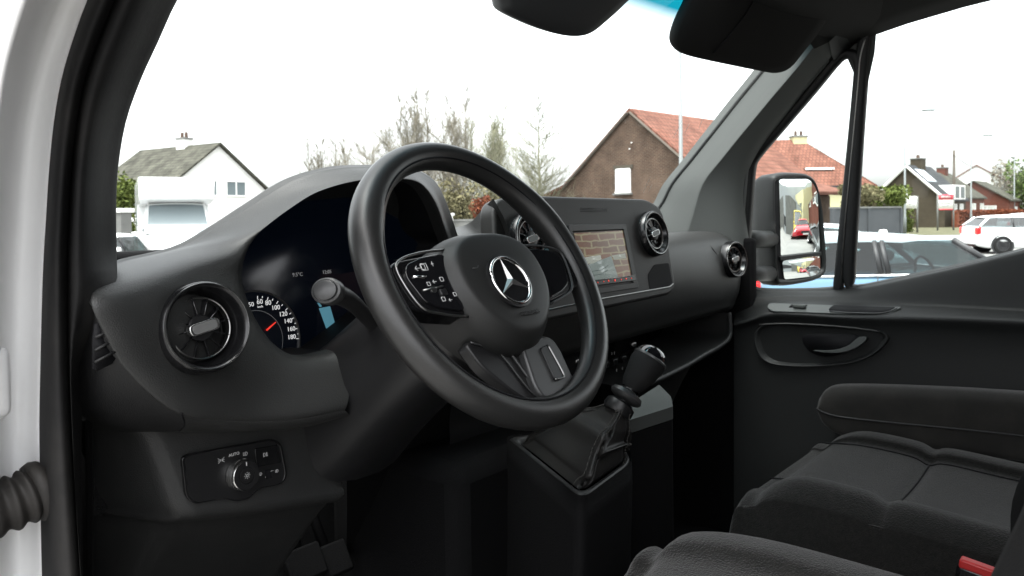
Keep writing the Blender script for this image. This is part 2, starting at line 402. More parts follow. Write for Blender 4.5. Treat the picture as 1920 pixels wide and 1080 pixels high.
# left pillar forward of the opening (hidden behind the trim from here)
tube('pillar_trim', [V((.36, 1.16, 1.58)), V((.37, 1.0, 1.75)), V((.40, .80, 1.95)), V((.43, .62, 2.1))], .035, 'pillar_trim', van, 12, label='driver side windscreen pillar')
# roof lining, header, rear wall, floor
rows = [[V((x, y, z - .10*((x-1.16)/.85)**4)) for x in (.34, .5, .8, 1.16, 1.5, 1.82, 2.0)] for y, z in ((.66, 2.13), (.55, 2.19), (.2, 2.24), (-.4, 2.26), (-.95, 2.26))]
loft('roof_lining', rows, 'headliner', van, 3, 3, solid=.03)
rows = [[V((x, y, z - .03*((x-1.16)/.85)**4)) for x in (.38, .7, 1.16, 1.6, 1.96)] for y, z in ((.68, 2.10), (.60, 2.085), (.50, 2.12), (.44, 2.2))]
loft('header', rows, 'headliner', van, 3, 3)
box('rear_wall', (1.16, -.97, 1.45), (1.75, .04, 1.7), 'headliner', van, bevel=.01)
box('floor', (1.16, .25, .72), (1.76, 2.4, .06), 'carpet', van, bevel=.01)
box('front_wall', (1.16, 1.32, 1.15), (1.76, .05, .9), 'carpet', van, bevel=.01)
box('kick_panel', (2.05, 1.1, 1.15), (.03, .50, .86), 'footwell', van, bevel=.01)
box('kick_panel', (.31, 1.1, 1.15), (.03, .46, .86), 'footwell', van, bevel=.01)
box('sill', (.36, -.05, .78), (.12, 1.6, .10), 'dash_lower', van, bevel=.02)
rows = [[V((.30, y, z)), V((.33, y, z)), V((.36, y-.01, z))] for y, z in ((-.55, .7), (-.55, 1.5), (-.55, 2.2))]
box('rear_pillar', (.36, -.75, 1.45), (.10, .40, 1.6), 'headliner', van, bevel=.03)
box('rear_pillar', (1.99, -.78, 1.45), (.12, .34, 1.6), 'headliner', van, bevel=.03)

# windscreen
rows = []
for t in (0, .25, .5, .75, 1.0):
    r_ = []
    for s in (0, .15, .35, .5, .65, .85, 1.0):
        x = .335+(2.045-.335)*s; c = 4*(s-.5)**2
        x = 1.19+(x-1.19)*(1-.06*t)
        r_.append(V((x, 1.30-.60*t-.13*c, 1.575+.56*t)))
    rows.append(r_)
ws = loft('windscreen', rows, 'windscreen_glass', None, 4, 4)
tag(ws, 'large curved windscreen with a cyan shade band along its top edge', 'windscreen')
# smears and specks on the glass, lower right
def on_screen(px, py):
    # inner face of the windscreen, about where the pane runs at its right third
    p = U(px, py, pl=(V((1.16, 1.29, 1.575)), V((0, -.56, -.60)).normalized())); return p
mk('smear', (.75, .75, .70), .6)
for a, b, w in (((1262, 258), (1280, 228), .0022), ((1283, 252), (1292, 232), .0016), ((1310, 243), (1318, 222), .002), ((1206, 362), (1220, 330), .0018), ((1216, 360), (1222, 346), .0012)):
    p, q = on_screen(*a), on_screen(*b)
    tube('smear', [p, (p+q)/2, q], [w*.3, w*.5, w*.2], 'smear', ws, 6, flat=.25, upv=(1, 0, 0))

# overhead mirror housing and sun visor
def pillow(name, outline, nrm, th, mat, parent=None, rings=((1, 0), (.985, .25), (.95, .42), (.8, .5), (.4, .52)), **k):
    """soft-edged slab around a closed outline"""
    o = [V(p) for p in outline]; n = len(o); c = sum(o, V())/n; nv_ = V(nrm).normalized(); vs_ = []; fs = []
    full = [(s, h) for s, h in rings[::-1]]+[(s, -h) for s, h in rings[1:]]
    for s, h in full:
        for p in o: vs_.append(c+(p-c)*s+nv_*(h*th))
    fs = grid_faces(len(full), n, True); fs += [tuple(range(n)), tuple((len(full)-1)*n+j for j in range(n))]
    return mesh(name, vs_, fs, mat, parent, **k)
pl = (V((1.05, .80, 2.0)), V((-.3, -.85, -.42)).normalized())
ol = [U(*p, pl=pl) for p in ((926, 0), (929, 14), (940, 24), (985, 45), (1030, 60), (1070, 66), (1098, 60), (1125, 40), (1166, 2), (1200, -40), (1190, -120), (1060, -150), (930, -110), (918, -50))]
mh = pillow('mirror_housing', cr(ol, 4, True), pl[1], .05, 'gloss_black')
MAT['mirror_plastic'] = mk('mirror_plastic', (.022, .023, .024), .55)
mh.data.materials[0] = MAT['mirror_plastic']
tag(mh, 'dark rounded mirror housing hanging at the top centre of the windscreen', 'mirror housing')
pl = (V((1.6, .72, 2.0)), V((-.35, -.80, -.45)).normalized())
ol = [U(*p, pl=pl) for p in ((1300, -40), (1284, 0), (1266, 38), (1257, 66), (1259, 84), (1272, 97), (1300, 107), (1360, 120), (1420, 132), (1452, 136), (1478, 126), (1502, 98), (1530, 62), (1560, 15), (1600, -50), (1560, -110), (1400, -120))]
sv = thing('sun_visor', 'dark fabric passenger sun visor folded against the top of the windscreen', 'sun visor', (1.6, .7, 2.0))
vp = pillow('visor_pad', cr(ol, 4, True), pl[1], .035, 'visor', sv)
tube('seam', [U(*p, pl=(pl[0]-pl[1]*-.019, pl[1])) for p in ((1430, -30), (1400, 25), (1365, 70), (1338, 100))], .0018, 'cavity', vp, 6)
tube('pivot', [V((1.80, .62, 2.08)), V((1.80, .70, 2.05))], .012, 'satin_black', sv, 10)

# cable boot between pillar and door
bt_ = thing('door_cable_boot', 'ribbed brown-black rubber cable boot between white pillar and open door', 'cable boot', (.2, .75, 1.3))
p0, p1, p2 = U(78, 918, x=.285), U(30, 940, x=.262), U(-120, 1000, x=.20)
path = cr([p0, p1, (p1+p2)/2+V((0, -.004, .002)), p2], 22); rad = []
for i, _ in enumerate(path):
    t = i/(len(path)-1); rad.append((.0258+.0022*math.sin(t*math.pi*2*6))*(1 if t > .06 else .9))
tube('bellows', path, rad, 'boot_rubber', bt_, 22)
d_ = (p1-p0).normalized()
tube('collar', [p0-d_*.004, p0+d_*.003, p0+d_*.009], [.029, .031, .029], 'boot_rubber', bt_, 22)

# ================================================================== DASHBOARD
dash = thing('dashboard', 'dark grey grained van dashboard with instrument hood, round vents and screen', 'dashboard', (1.16, 1.0, 1.1))
ST = [  # inner edge of the instrument opening (px,py,y) | outer edge (px,py,y)
 (672, 640, .83, 648, 766, .80), (620, 660, .84, 560, 783, .80), (560, 668, .845, 450, 787, .80), (515, 645, .85, 340, 772, .79),
 (480, 597, .855, 245, 695, .785), (460, 545, .855, 200, 620, .780), (455, 512, .855, 176, 557, .785), (463, 475, .85, 214, 520, .83),
 (480, 445, .845, 222, 494, .93), (505, 420, .84, 332, 466, .955), (545, 390, .835, 402, 428, .935), (590, 362, .83, 470, 384, .91),
 (640, 346, .825, 545, 338, .885), (690, 338, .825, 620, 316, .87), (740, 336, .83, 690, 312, .87), (785, 346, .835, 760, 314, .87),
 (812, 384, .85, 812, 338, .88), (830, 432, .87, 840, 392, .90), (848, 478, .89, 862, 460, .93)]
IN = [U(a, b, y=c) for a, b, c, *_ in ST]; OUT = [U(a, b, y=c) for *_, a, b, c in ST]
rows = []
for i in range(len(ST)):
    p, q = IN[i], OUT[i]
    top = i >= 8
    bul = [0, .004, .008, .014, .018, .018, .016, .014, .006, 0, -.002, 0, .004, .005, .005, .005, .004, 0, 0][i]
    mid = p*.5+q*.5+V((0, -bul, bul*.3))
    n1 = p*.86+q*.14+V((0, -.004-bul*.5, 0)); n2 = p*.14+q*.86+V((0, -bul*.5-.002, 0))
    if top: o1, o2 = q+V((0, .03, -.004)), q+V((0, .16, -.075 if i < 16 else -.12))
    else: o1, o2 = q+V((0, .006, -.004)), q+V((.0, .012, -.006))
    if i == 7: o1, o2 = q+V((-.01, .02, -.002)), q+V((-.02, .10, -.02))
    rows.append([p+V((0, .02, 0)), p+V((0, .004, 0)), p+(q-p)*.03+V((0, -.003, 0)), n1, mid, n2, q, o1, o2])
loft('upper_pad', rows, 'dash', dash, 4, 5)
# rolled lower lip and left end cap
LP = [(646, 780, .83), (560, 803, .835), (450, 808, .84), (337, 808, .845), (235, 800, .85), (172, 742, .835), (162, 575, .83)]
rows = []
for i, (a, b, c) in enumerate(LP):
    q = OUT[i]; e = U(a, b, y=c); md = (q+e)/2+V((0, -.008, -.002))
    rows.append([q+V((0, .006, -.001)), q+V((0, .0015, -.0025)), md, e, e+V((0, .05, -.01))])
loft('lower_lip', rows[:4], 'dash', dash, 4, 5)
cap = loft('end_cap', rows[3:], 'dash_dark', dash, 4, 5, label='smooth dark end cap of the dashboard')
tube('seam', cr([OUT[3]+V((0, -.0006, -.002)), (OUT[3]+U(337, 808, y=.845))/2+V((0, -.0088, -.002)), U(337, 808, y=.843)], 5), .0009, 'cavity', cap, 6)
# slots in the end cap
def capP(px, py): return U(px+3, py, y=.786)
sp = [capP(*p) for p in ((176, 607), (188, 604), (197, 628), (213, 664), (214, 672), (208, 682), (180, 696), (172, 692), (172, 640))]
gv = plate('grille', sp, (0, -1, 0), .004, 'cavity', cap, auto=None)
for a, b in (((174, 633), (197, 622)), ((173, 657), (204, 640)), ((173, 679), (211, 659))):
    tube('slat', [capP(*a)+V((0, -.002, 0)), capP(*b)+V((0, -.002, 0))], .0016, 'dash_dark', gv, 6)
# hood cavity and the instrument panel
cen = sum(IN, V())/len(IN)
CPL = (V((.70, .945, 1.5)), V((0, -.985, .17)).normalized())
back = []
for p in IN:
    q = cen+(p-cen)*.96+V((0, .1, 0)); r_ = q-CAM; back.append(CAM+r_*((CPL[0]-CAM).dot(CPL[1])/r_.dot(CPL[1])))
c2 = sum(back, V())/len(back); back = [c2+(p-c2)*1.07 for p in back]
loft('hood_lining', [[p+V((0, .012, 0)) for p in IN], [p*.5+q*.5 for p, q in zip(IN, back)], back], 'cavity', dash, 4, 3, closed=True)
clu = plate('instrument_panel', cr([c2+(p-c2)*1.04 for p in back], 3, True), CPL[1], .004, 'lcd_dark', dash, auto=None)
def CP(px, py, h=.0012):
    return U(px, py, pl=(CPL[0]+CPL[1]*h, CPL[1]))
cx_ = V((1, 0, 0)); cu_ = CPL[1].cross(cx_)
GC = CP(481, 638); GR = (CP(481, 546)-GC).length
gx = frame(GC, cx_, cu_)
ga = lathe('gauge_face', [(0, .0001), (GR*.985, .0001)], 'lcd_dark', clu, xf=gx, n=64, cap=False)
lathe('gauge_ring', [(GR*.985, .0), (GR*.985, .003), (GR*1.015, .003), (GR*1.015, 0)], 'satin_chrome', clu, xf=gx, n=80, cap=False)
lathe('gauge_ring', [(GR*.60, .0003), (GR*.61, .0003)], 'print_grey', clu, xf=gx, n=64, cap=False)
for s, px, py, sz in (('40', 457, 571, .0085), ('50', 471, 571, .0085), ('60', 487, 566, .0095), ('80', 503, 568, .0095), ('100', 517, 577, .0092), ('120', 531, 589, .0092), ('140', 540, 602, .0092), ('160', 546, 617, .0092), ('180', 547, 632, .0092), ('1', 545, 656, .0085), ('km/h', 488, 575, .0042)):
    text('numeral', s, frame(CP(px, py, .0019), cx_, cu_), sz, 'gauge_white', ga, sx=1.0)
for px, py, l in ((483, 558, 1), (492, 557, .6), (502, 560, 1), (511, 562, .6), (520, 567, 1), (529, 572, .6), (537, 580, 1), (544, 588, .6), (549, 597, 1), (554, 606, .6), (557, 616, 1), (559, 626, .6), (558, 635, 1)):
    p = CP(px, py, .0017); dv = (p-GC).normalized()
    tube('tick', [p-dv*.0022*l, p+dv*.0022*l], .00055, 'gauge_white', ga, 5)
tube('needle', [CP(500, 619, .004), CP(517, 604, .004)], [.0014, .0008], 'needle', ga, 8)
lcd = plate('centre_display', rpoly([CP(*p, .0008) for p in ((598, 520), (690, 505), (700, 648), (592, 655))], .004), CPL[1], .0008, 'lcd_dark', clu)
plate('bar', rpoly([CP(*p, .0016) for p in ((598, 578), (619, 574), (632, 620), (615, 624))], .001), CPL[1], .0004, 'lcd_blue', lcd)
plate('bar', [CP(*p, .0016) for p in ((595, 568), (598, 567), (604, 574), (600, 576))], CPL[1], .0004, 'lcd_blue', lcd)
text('readout', '9.5°C', frame(CP(558, 515, .0016), cx_, cu_), .0075, 'print_white', clu)
text('readout', '12:05', frame(CP(613, 510, .0016), cx_, cu_), .0075, 'print_white', clu)
text('readout', 'km', frame(CP(617, 652, .0016), cx_, cu_), .0045, 'print_white', clu)

mk('knob_grey', (.11, .11, .108), .45, bump=('noise', 1500, .5, .0004))
# ---- round air vents
def vent(c, nrm, Rv, parent, roll=R(12), k_=1.0):
    nrm = V(nrm).normalized(); xa = V((0, 0, 1)).cross(nrm).normalized(); ya = nrm.cross(xa)
    fx = frame(c, xa, ya) @ Matrix.Diagonal((1, 1, k_, 1))
    b = lathe('air_vent', [(Rv*1.06, -.032), (Rv*1.03, .004), (Rv*1.0, .008), (Rv*.955, .0095), (Rv*.91, .008), (Rv*.88, .003), (Rv*.80, -.010), (Rv*.74, -.018), (Rv*.72, -.03), (0, -.032)], 'gloss_black', parent, xf=fx, n=56, cap=False, auto=50)
    lathe('bezel_ring', [(Rv*.985, .0085), (Rv*.975, .0098), (Rv*.965, .0098), (Rv*.955, .0090)], 'satin_chrome', b, xf=fx, n=56, cap=False)
    lathe('nozzle_ring', [(Rv*.715, -.018), (Rv*.715, -.009), (Rv*.695, -.0085), (Rv*.68, -.009), (Rv*.68, -.018)], 'satin_chrome', b, xf=fx, n=56, cap=False)
    lathe('hub_ring', [(Rv*.30, -.02), (Rv*.30, -.008), (Rv*.27, -.0065), (0, -.0065)], 'satin_black', b, xf=fx, n=32, cap=False)
    for k in range(12):
        a = 2*math.pi*k/12+roll
        mm = fx @ Matrix.Rotation(a, 4, 'Z') @ Matrix.Translation((Rv*.49, 0, -.013)) @ Matrix.Rotation(R(12), 4, 'X')
        box('vane', (0, 0, 0), (Rv*.40, .0011, .010), 'piano', b, xf=mm, bevel=.0004, bseg=1)
    kx = fx @ Matrix.Translation((0, 0, .001)) @ Matrix.Rotation(roll, 4, 'Z')
    w, h = Rv*.36, Rv*.135
    pts = rpoly([kx @ V(p) for p in ((-w, -h, 0), (w, -h, 0), (w, h, 0), (-w, h, 0))], h*.95, 6)
    kn = plate('knob', pts, nrm, .010, 'bright_chrome', b, bevel=.0008)
    plate('knob_inlay', [c_+nrm*.0007 for c_ in [sum(pts, V())/len(pts)+(p-sum(pts, V())/len(pts))*.80 for p in pts]], nrm, .0012, 'knob_grey', kn)
    return b
vent(U(384, 613, y=.783), (-.04, -.975, .2), .0475, dash)

# ---- dash top, centre and passenger side pad
prof = lambda x: [V((x, 1.28, 1.55)), V((x, 1.10, 1.585)), V((x, .97, 1.597)), V((x, .915, 1.588)), V((x, .885, 1.560)), V((x, .868, 1.50)), V((x, .872, 1.44)), V((x, .885, 1.405)), V((x, .895, 1.388)), V((x, .93, 1.372)), V((x, 1.05, 1.365))]
rows = []
for x, dy, dz in ((.84, .03, -.012), (.95, .0, -.012), (1.1, 0, -.010), (1.3, 0, -.006), (1.5, -.003, -.002), (1.7, -.004, .002), (1.85, -.003, .004), (1.96, .0, .004), (2.02, .012, -.002), (2.05, .05, -.012), (2.06, .12, -.03)):
    rows.append([p+V((0, dy, dz)) for p in prof(x)])
loft('passenger_pad', rows, 'dash', dash, 4, 4)
def onpad(px, py, h=.0015):    # survey point on the passenger face
    best = None
    for yy in np.linspace(.855, 1.0, 60):
        p = U(px, py, y=float(yy)); pr = prof(p.x)
        zs = [(a, b) for a, b in zip(pr[2:9], pr[3:10]) if (a.z-p.z)*(b.z-p.z) <= 0]
        if zs:
            a, b = zs[0]; t = (p.z-a.z)/(b.z-a.z+1e-9); ys = a.y+(b.y-a.y)*t
            e = abs(ys-yy)
            if best is None or e < best[0]: best = (e, p)
    return (best[1] if best else U(px, py, y=.87))+V((0, -h, h*.4))
tube('lid_seam', cr([onpad(*p, .004) for p in ((1262, 512), (1290, 509), (1325, 501), (1343, 493), (1345, 486), (1332, 466), (1312, 446))], 5), .0013, 'cavity', dash, 6)
vent(U(1380, 486, y=.852), (-.16, -.98, .1), .046, dash, k_=.5)

# ---- centre panel with the screen
PN = V((0, -.985, .17)).normalized(); PP = (V((1.18, .79, 1.55)), PN)
def PA(px, py, h=0.0): return U(px, py, pl=(PP[0]+PN*h, PN))
o3 = [PA(925, 372), PA(1000, 366), PA(1212, 373), PA(1243, 390), PA(1268, 540), PA(1255, 553), PA(1128, 580), PA(935, 622)]
cp_ = plate('centre_panel', rpoly(o3, [.03, .05, .02, .03, .02, .012, .02, .02], 6), PN, .034, 'dash_dark', dash, bevel=.006)
cp_.data.materials[0] = mk('panel_plastic', (.0155, .0152, .0146), .48, spec=.4, bump=('leather', 900, .25, .0004))
# shoulder behind the panel, left
rows = [[U(925, 372, y=.80), U(905, 392, y=.86), U(880, 418, y=.98), U(850, 428, y=1.1)],
        [U(950, 420, y=.79), U(920, 430, y=.85), U(893, 442, y=.95), U(862, 448, y=1.0)],
        [U(966, 480, y=.785), U(930, 490, y=.85), U(900, 490, y=.92), U(862, 500, y=.95)],
        [U(972, 560, y=.79), U(930, 570, y=.85), U(900, 570, y=.92), U(862, 580, y=.95)]]
loft('shoulder', rows, 'dash', dash, 4, 4)
bz = ring_plate('screen_frame', rpoly([PA(*p, .003) for p in ((1066, 421), (1174, 420), (1198, 539), (1090, 556))], .004), rpoly([PA(*p, .003) for p in ((1074, 434), (1169, 430), (1188, 530), (1100, 543))], .002), PN, .006, 'satin_black', cp_, bevel=.0012)
# screen face: warped brick pattern as emission colour, grey and pale shapes over it
mt = bpy.data.materials.new('screen_bricks'); mt.use_nodes = True; t = mt.node_tree; b = t.nodes['Principled BSDF']; MAT['screen_bricks'] = mt
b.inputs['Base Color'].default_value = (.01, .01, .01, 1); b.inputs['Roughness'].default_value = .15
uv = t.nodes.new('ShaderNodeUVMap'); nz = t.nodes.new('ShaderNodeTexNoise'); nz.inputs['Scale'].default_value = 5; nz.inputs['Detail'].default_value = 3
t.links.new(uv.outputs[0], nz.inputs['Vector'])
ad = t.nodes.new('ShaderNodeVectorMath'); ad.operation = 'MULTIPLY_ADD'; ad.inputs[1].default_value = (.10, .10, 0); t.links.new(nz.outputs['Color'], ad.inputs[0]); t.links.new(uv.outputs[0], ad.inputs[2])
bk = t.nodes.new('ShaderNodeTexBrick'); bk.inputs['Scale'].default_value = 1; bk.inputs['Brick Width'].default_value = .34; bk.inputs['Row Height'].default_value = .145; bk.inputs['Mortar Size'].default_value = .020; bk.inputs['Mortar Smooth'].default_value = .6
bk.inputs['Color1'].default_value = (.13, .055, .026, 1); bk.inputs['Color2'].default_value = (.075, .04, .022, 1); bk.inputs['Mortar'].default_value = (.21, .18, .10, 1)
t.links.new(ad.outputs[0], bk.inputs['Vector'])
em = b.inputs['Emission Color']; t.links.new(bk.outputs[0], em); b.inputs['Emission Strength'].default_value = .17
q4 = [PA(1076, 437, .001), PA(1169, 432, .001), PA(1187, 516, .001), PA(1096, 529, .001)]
scr = mesh('screen', q4, [(0, 1, 2, 3)], 'screen_bricks', cp_, smooth=False)
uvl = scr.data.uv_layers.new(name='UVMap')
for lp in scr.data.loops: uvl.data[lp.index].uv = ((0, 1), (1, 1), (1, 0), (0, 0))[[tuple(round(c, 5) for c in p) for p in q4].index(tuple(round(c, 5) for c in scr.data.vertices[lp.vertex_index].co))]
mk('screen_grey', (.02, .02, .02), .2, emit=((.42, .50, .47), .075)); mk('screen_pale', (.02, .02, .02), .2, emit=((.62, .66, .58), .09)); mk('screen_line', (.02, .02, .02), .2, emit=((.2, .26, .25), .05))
plate('screen_shape', [PA(*p, .0014) for p in ((1098, 498), (1146, 480), (1159, 519), (1100, 527.5))], PN, .0003, 'screen_grey', scr, auto=None)
plate('screen_shape', [PA(*p, .0016) for p in ((1094, 483), (1126, 478), (1128, 486), (1112, 494), (1097, 495))], PN, .0003, 'screen_pale', scr, auto=None)
plate('screen_shape', [PA(*p, .0016) for p in ((1147, 479), (1172, 475), (1174, 484), (1152, 487))], PN, .0003, 'screen_pale', scr, auto=None)
for y_ in (506, 514): tube('screen_stroke', [PA(1102, y_+4, .0018), PA(1128, y_, .0018), PA(1140, y_-8, .0018)], .0006, 'screen_line', scr, 5)
plate('button_bar', [PA(*p, .004) for p in ((1095, 529), (1191, 516.5), (1193, 525.5), (1097, 538))], PN, .004, 'gloss_black', bz, bevel=.0006)
tube('bar_edge', [PA(1095, 528.5, .0045), PA(1191, 516, .0045)], .0008, 'satin_chrome', bz, 6)
for px, py, s in ((1121, 529.5, .8), (1132, 528, .8), (1141, 526.5, 1.4), (1153, 525.5, 1.6), (1165, 524, 1), (1174, 522.5, 1.2), (1184, 521.5, .8)):
    lathe('button_light', [(.0013*s, 0), (.0013*s, .0005), (0, .0006)], 'led_red', bz, xf=frame(PA(px, py, .0043), (1, 0, 0), PN.cross(V((1, 0, 0)))), n=10)
plate('cubby', rpoly([PA(*p, .0008) for p in ((1215, 516), (1227, 496), (1254, 493), (1262, 536), (1219, 543))], .006), PN, .002, 'cavity', cp_)
tube('trim_strip', [PA(990, 589, .001), PA(1128, 560, .001), PA(1255, 538, .001), PA(1262, 532, .001)], .0016, 'satin_chrome', cp_, 8)
for k in range(3): tube('embossed_line', [PA(1088, 390+k*3, .0002), PA(1138, 391+k*3, .0002)], .0005, 'satin_black', cp_, 5)
vent(PA(1230, 437, .012), (-.02, -.98, .2), .0445, dash, k_=.36)
vent(PA(1000, 447, .012), (-.02, -.98, .2), .0445, dash, k_=.36)

# ---- lower parts: knee panel with light switch, side panel, climate strip, open shelf
KN = V((0, -.995, .09)).normalized(); KP = V((.5, .885, 1.33))
def KA(px, py, h=0): return U(px, py, pl=(KP+KN*h, KN))
rows = []
for a, m1, c, d2 in (((236, 790), (420, 785), (600, 775), (622, 770)), ((284, 815), (430, 812), (606, 790), (626, 786)), ((310, 870), (450, 860), (620, 850), (640, 846)), ((335, 935), (470, 925), (634, 908), (652, 905)), ((352, 962), (480, 950), (640, 928), (658, 925))):
    pa, pm, pc, pd = KA(*a), KA(*m1, .003), KA(*c), KA(*d2)
    rows.append([pa+V((-.05, .10, 0)), pa+V((-.016, .015, 0)), pa, pa*.8+pm*.2+V((0, -.003, 0)), pm, pc*.85+pm*.15, pc, pc+V((.008, .012, 0)), pd+V((0, .12, 0))])
rows.append([p+V((0, .012, -.012)) for p in rows[-1]]); rows.append([p+V((0, .06, -.04)) for p in rows[-2]]); rows.append([p+V((0, .22, -.22)) for p in rows[-3]])
kp_ = loft('knee_panel', rows, 'dash_lower', dash, 3, 4)
sw_o = [KA(*p, .0085) for p in ((345, 861), (354, 854), (373, 850), (504, 826), (516, 827), (526, 836), (536, 888), (532, 902), (520, 909), (490, 914), (478, 922), (467, 934), (443, 939), (422, 933), (371, 943), (361, 939), (352, 927))]
so2 = rpoly(sw_o, .006, 3); sc_ = sum(so2, V())/len(so2)
ring_plate('switch_bezel', [sc_+(p-sc_)*1.035 for p in so2], [sc_+(p-sc_)*.985 for p in so2], KN, .012, 'gloss_black', kp_, bevel=.001)
swp = plate('light_switch_panel', [p-KN*.0008 for p in so2], KN, .008, 'satin_black', kp_)
kf = frame(KA(451, 889, .0085), (1, 0, 0), KN.cross(V((1, 0, 0))))
RK = (KA(451, 859, .0085)-KA(451, 889, .0085)).length
kb = lathe('rotary_knob', [(RK*1.02, 0), (RK*1.0, .008), (RK*.93, .0135), (RK*.88, .0145)], 'bright_chrome', swp, xf=kf, n=72, cap=False, auto=60)
lathe('knob_face', [(RK*.885, .0135), (RK*.88, .0150), (RK*.55, .0150), (RK*.53, .0138), (RK*.48, .0138), (RK*.45, .0150), (0, .0152)], 'satin_black', kb, xf=kf, n=48, cap=False)
tube('pointer', [kf @ V((0, RK*.62, .0158)), kf @ V((0, RK*.85, .0158))], .0007, 'print_white', kb, 5)
def icon(lst, o, s, parent, base):    # small printed strokes
    for a, b in lst: tube('symbol', [base @ V((o[0]+a[0]*s, o[1]+a[1]*s, o[2])), base @ V((o[0]+b[0]*s, o[1]+b[1]*s, o[2]))], .00032, 'print_white', parent, 4)
star = [((math.cos(a)*.6, math.sin(a)*.6), (math.cos(a), math.sin(a))) for a in [R(k*45) for k in range(8)]]+[((math.cos(R(k*60))*.35, math.sin(R(k*60))*.35), (math.cos(R(k*60+60))*.35, math.sin(R(k*60+60))*.35)) for k in range(6)]
icon(star, (0, 0, .0156), .0042, kb, kf)
def kfr(px, py): return frame(KA(px, py, .0086), (1, 0, 0), KN.cross(V((1, 0, 0))))
text('symbol', 'AUTO', kfr(439, 852), .0052, 'print_white', swp)
lampi = [((-1, .5), (-.2, .5)), ((-1, 0), (-.2, 0)), ((-1, -.5), (-.2, -.5)), ((0, .7), (0, -.7)), ((0, .7), (.6, .6)), ((.6, .6), (.9, 0)), ((.9, 0), (.6, -.6)), ((.6, -.6), (0, -.7))]
icon(lampi, (0, 0, 0), .0032, swp, kfr(460, 851))
icon([((-1, .7), (-.3, .2)), ((-1, 0), (-.3, 0)), ((-1, -.7), (-.3, -.2)), ((.3, .2), (1, .7)), ((.3, 0), (1, 0)), ((.3, -.2), (1, -.7)), ((-.2, .3), (-.2, -.3)), ((.2, .3), (.2, -.3))], (0, 0, 0), .0042, swp, kfr(415, 863))
plate('push_button', rpoly([KA(*p, .0095) for p in ((478, 841), (520, 834), (527, 867), (481, 876))], .002), KN, .002, 'gloss_black', swp, bevel=.0005)
icon([((-.9, .7), (-.9, -.7)), ((-.9, .7), (-.3, .6)), ((-.3, .6), (-.1, 0)), ((-.1, 0), (-.3, -.6)), ((-.3, -.6), (-.9, -.7)), ((.2, .5), (.9, .3)), ((.2, 0), (.9, -.1)), ((.2, -.5), (.9, -.6)), ((.5, .8), (.5, -.8))], (0, 0, .0012), .0034, swp, kfr(497, 852))
plate('level_wheel_slot', rpoly([KA(*p, .0092) for p in ((497, 882), (507, 880), (510, 896), (499, 898))], .001), KN, .001, 'cavity', swp)
icon(lampi, (0, 0, 0), .0026, swp, kfr(488, 889)); icon(lampi, (0, 0, 0), .0024, swp, kfr(519, 883)); icon([((-1, 0), (1, 0))], (0, 0, 0), .0022, swp, kfr(500, 894)); icon([((-1, 0), (1, 0))], (0, 0, 0), .0022, swp, kfr(510, 883))
rows = [[U(160, py, x=.352)+V((0, -.02, 0)), U(160, py, x=.352), U(200, py, x=.365)+V((0, .04, 0)), U(235, py, x=.385)+V((0, .1, 0)), V((.42, 1.25, U(160, py, x=.352).z))] for py in (560, 760, 900, 1080, 1300)]
loft('side_panel', rows, 'dash_dark', dash, 3, 3)
# dark column surround and lower centre face
rows = [[U(640, 690, y=.86), U(760, 640, y=.90), U(900, 600, y=.92), U(1010, 575, y=.92)], [U(640, 780, y=.90), U(760, 730, y=.93), U(900, 690, y=.93), U(1020, 650, y=.93)], [U(650, 900, y=1.0), U(760, 850, y=1.0), U(900, 800, y=.98), U(1040, 760, y=.97)], [U(650, 1050, y=1.15), U(760, 1000, y=1.12), U(900, 950, y=1.08), U(1040, 900, y=1.05)]]
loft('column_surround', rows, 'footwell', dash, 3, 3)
rows = [[V((x, y, z)) for x in (.96, 1.04, 1.15, 1.30, 1.40)] for y, z in ((.93, 1.375), (.945, 1.34), (.955, 1.29), (.955, 1.25), (.97, 1.18))]
cl = loft('climate_panel', rows, 'satin_black', dash, 3, 3)
def CL(px, py, y=.925): return U(px, py, y=y)
for px, py in ((1083, 677), (1187, 646)):
    o_ = CL(px, py); box('toggle', (0, 0, 0), (.018, .010, .012), 'satin_chrome', cl, xf=Matrix.Translation(o_), bevel=.003)
for k in range(6):
    o_ = CL(1100+k*17, 697-k*6.0, .93); box('push_button', (0, 0, 0), (.018, .01, .014), 'gloss_black', cl, xf=Matrix.Translation(o_), bevel=.001)
for px, py in ((1147, 663), (1152, 662), (1156, 694), (1167, 690)): box('symbol', (0, 0, 0), (.0012, .001, .006), 'print_grey', cl, xf=Matrix.Translation(CL(px, py, .922)))
# open shelf in front of the passenger, with a rolled lip
lip = [U(1367, 586, y=.89), U(1369, 610, y=.885), U(1368, 632, y=.88), U(1352, 648, y=.878), U(1320, 666, y=.876), U(1285, 687, y=.876), U(1240, 709, y=.876), U(1195, 728, y=.885)]
lp2 = cr(lip, 6)
rows = [[p+V((0, .20, .0)) for p in lp2], [p+V((0, .02, -.002)) for p in lp2], [p for p in lp2], [p+V((.004, .006, -.012)) for p in lp2], [p+V((.01, .10, -.06)) for p in lp2], [p+V((.01, .25, -.35)) for p in lp2]]
loft('shelf', rows, 'dash_lower', dash, 1, 3)
tube('shelf_lip', lp2, .006, 'dash_lower', dash, 10)

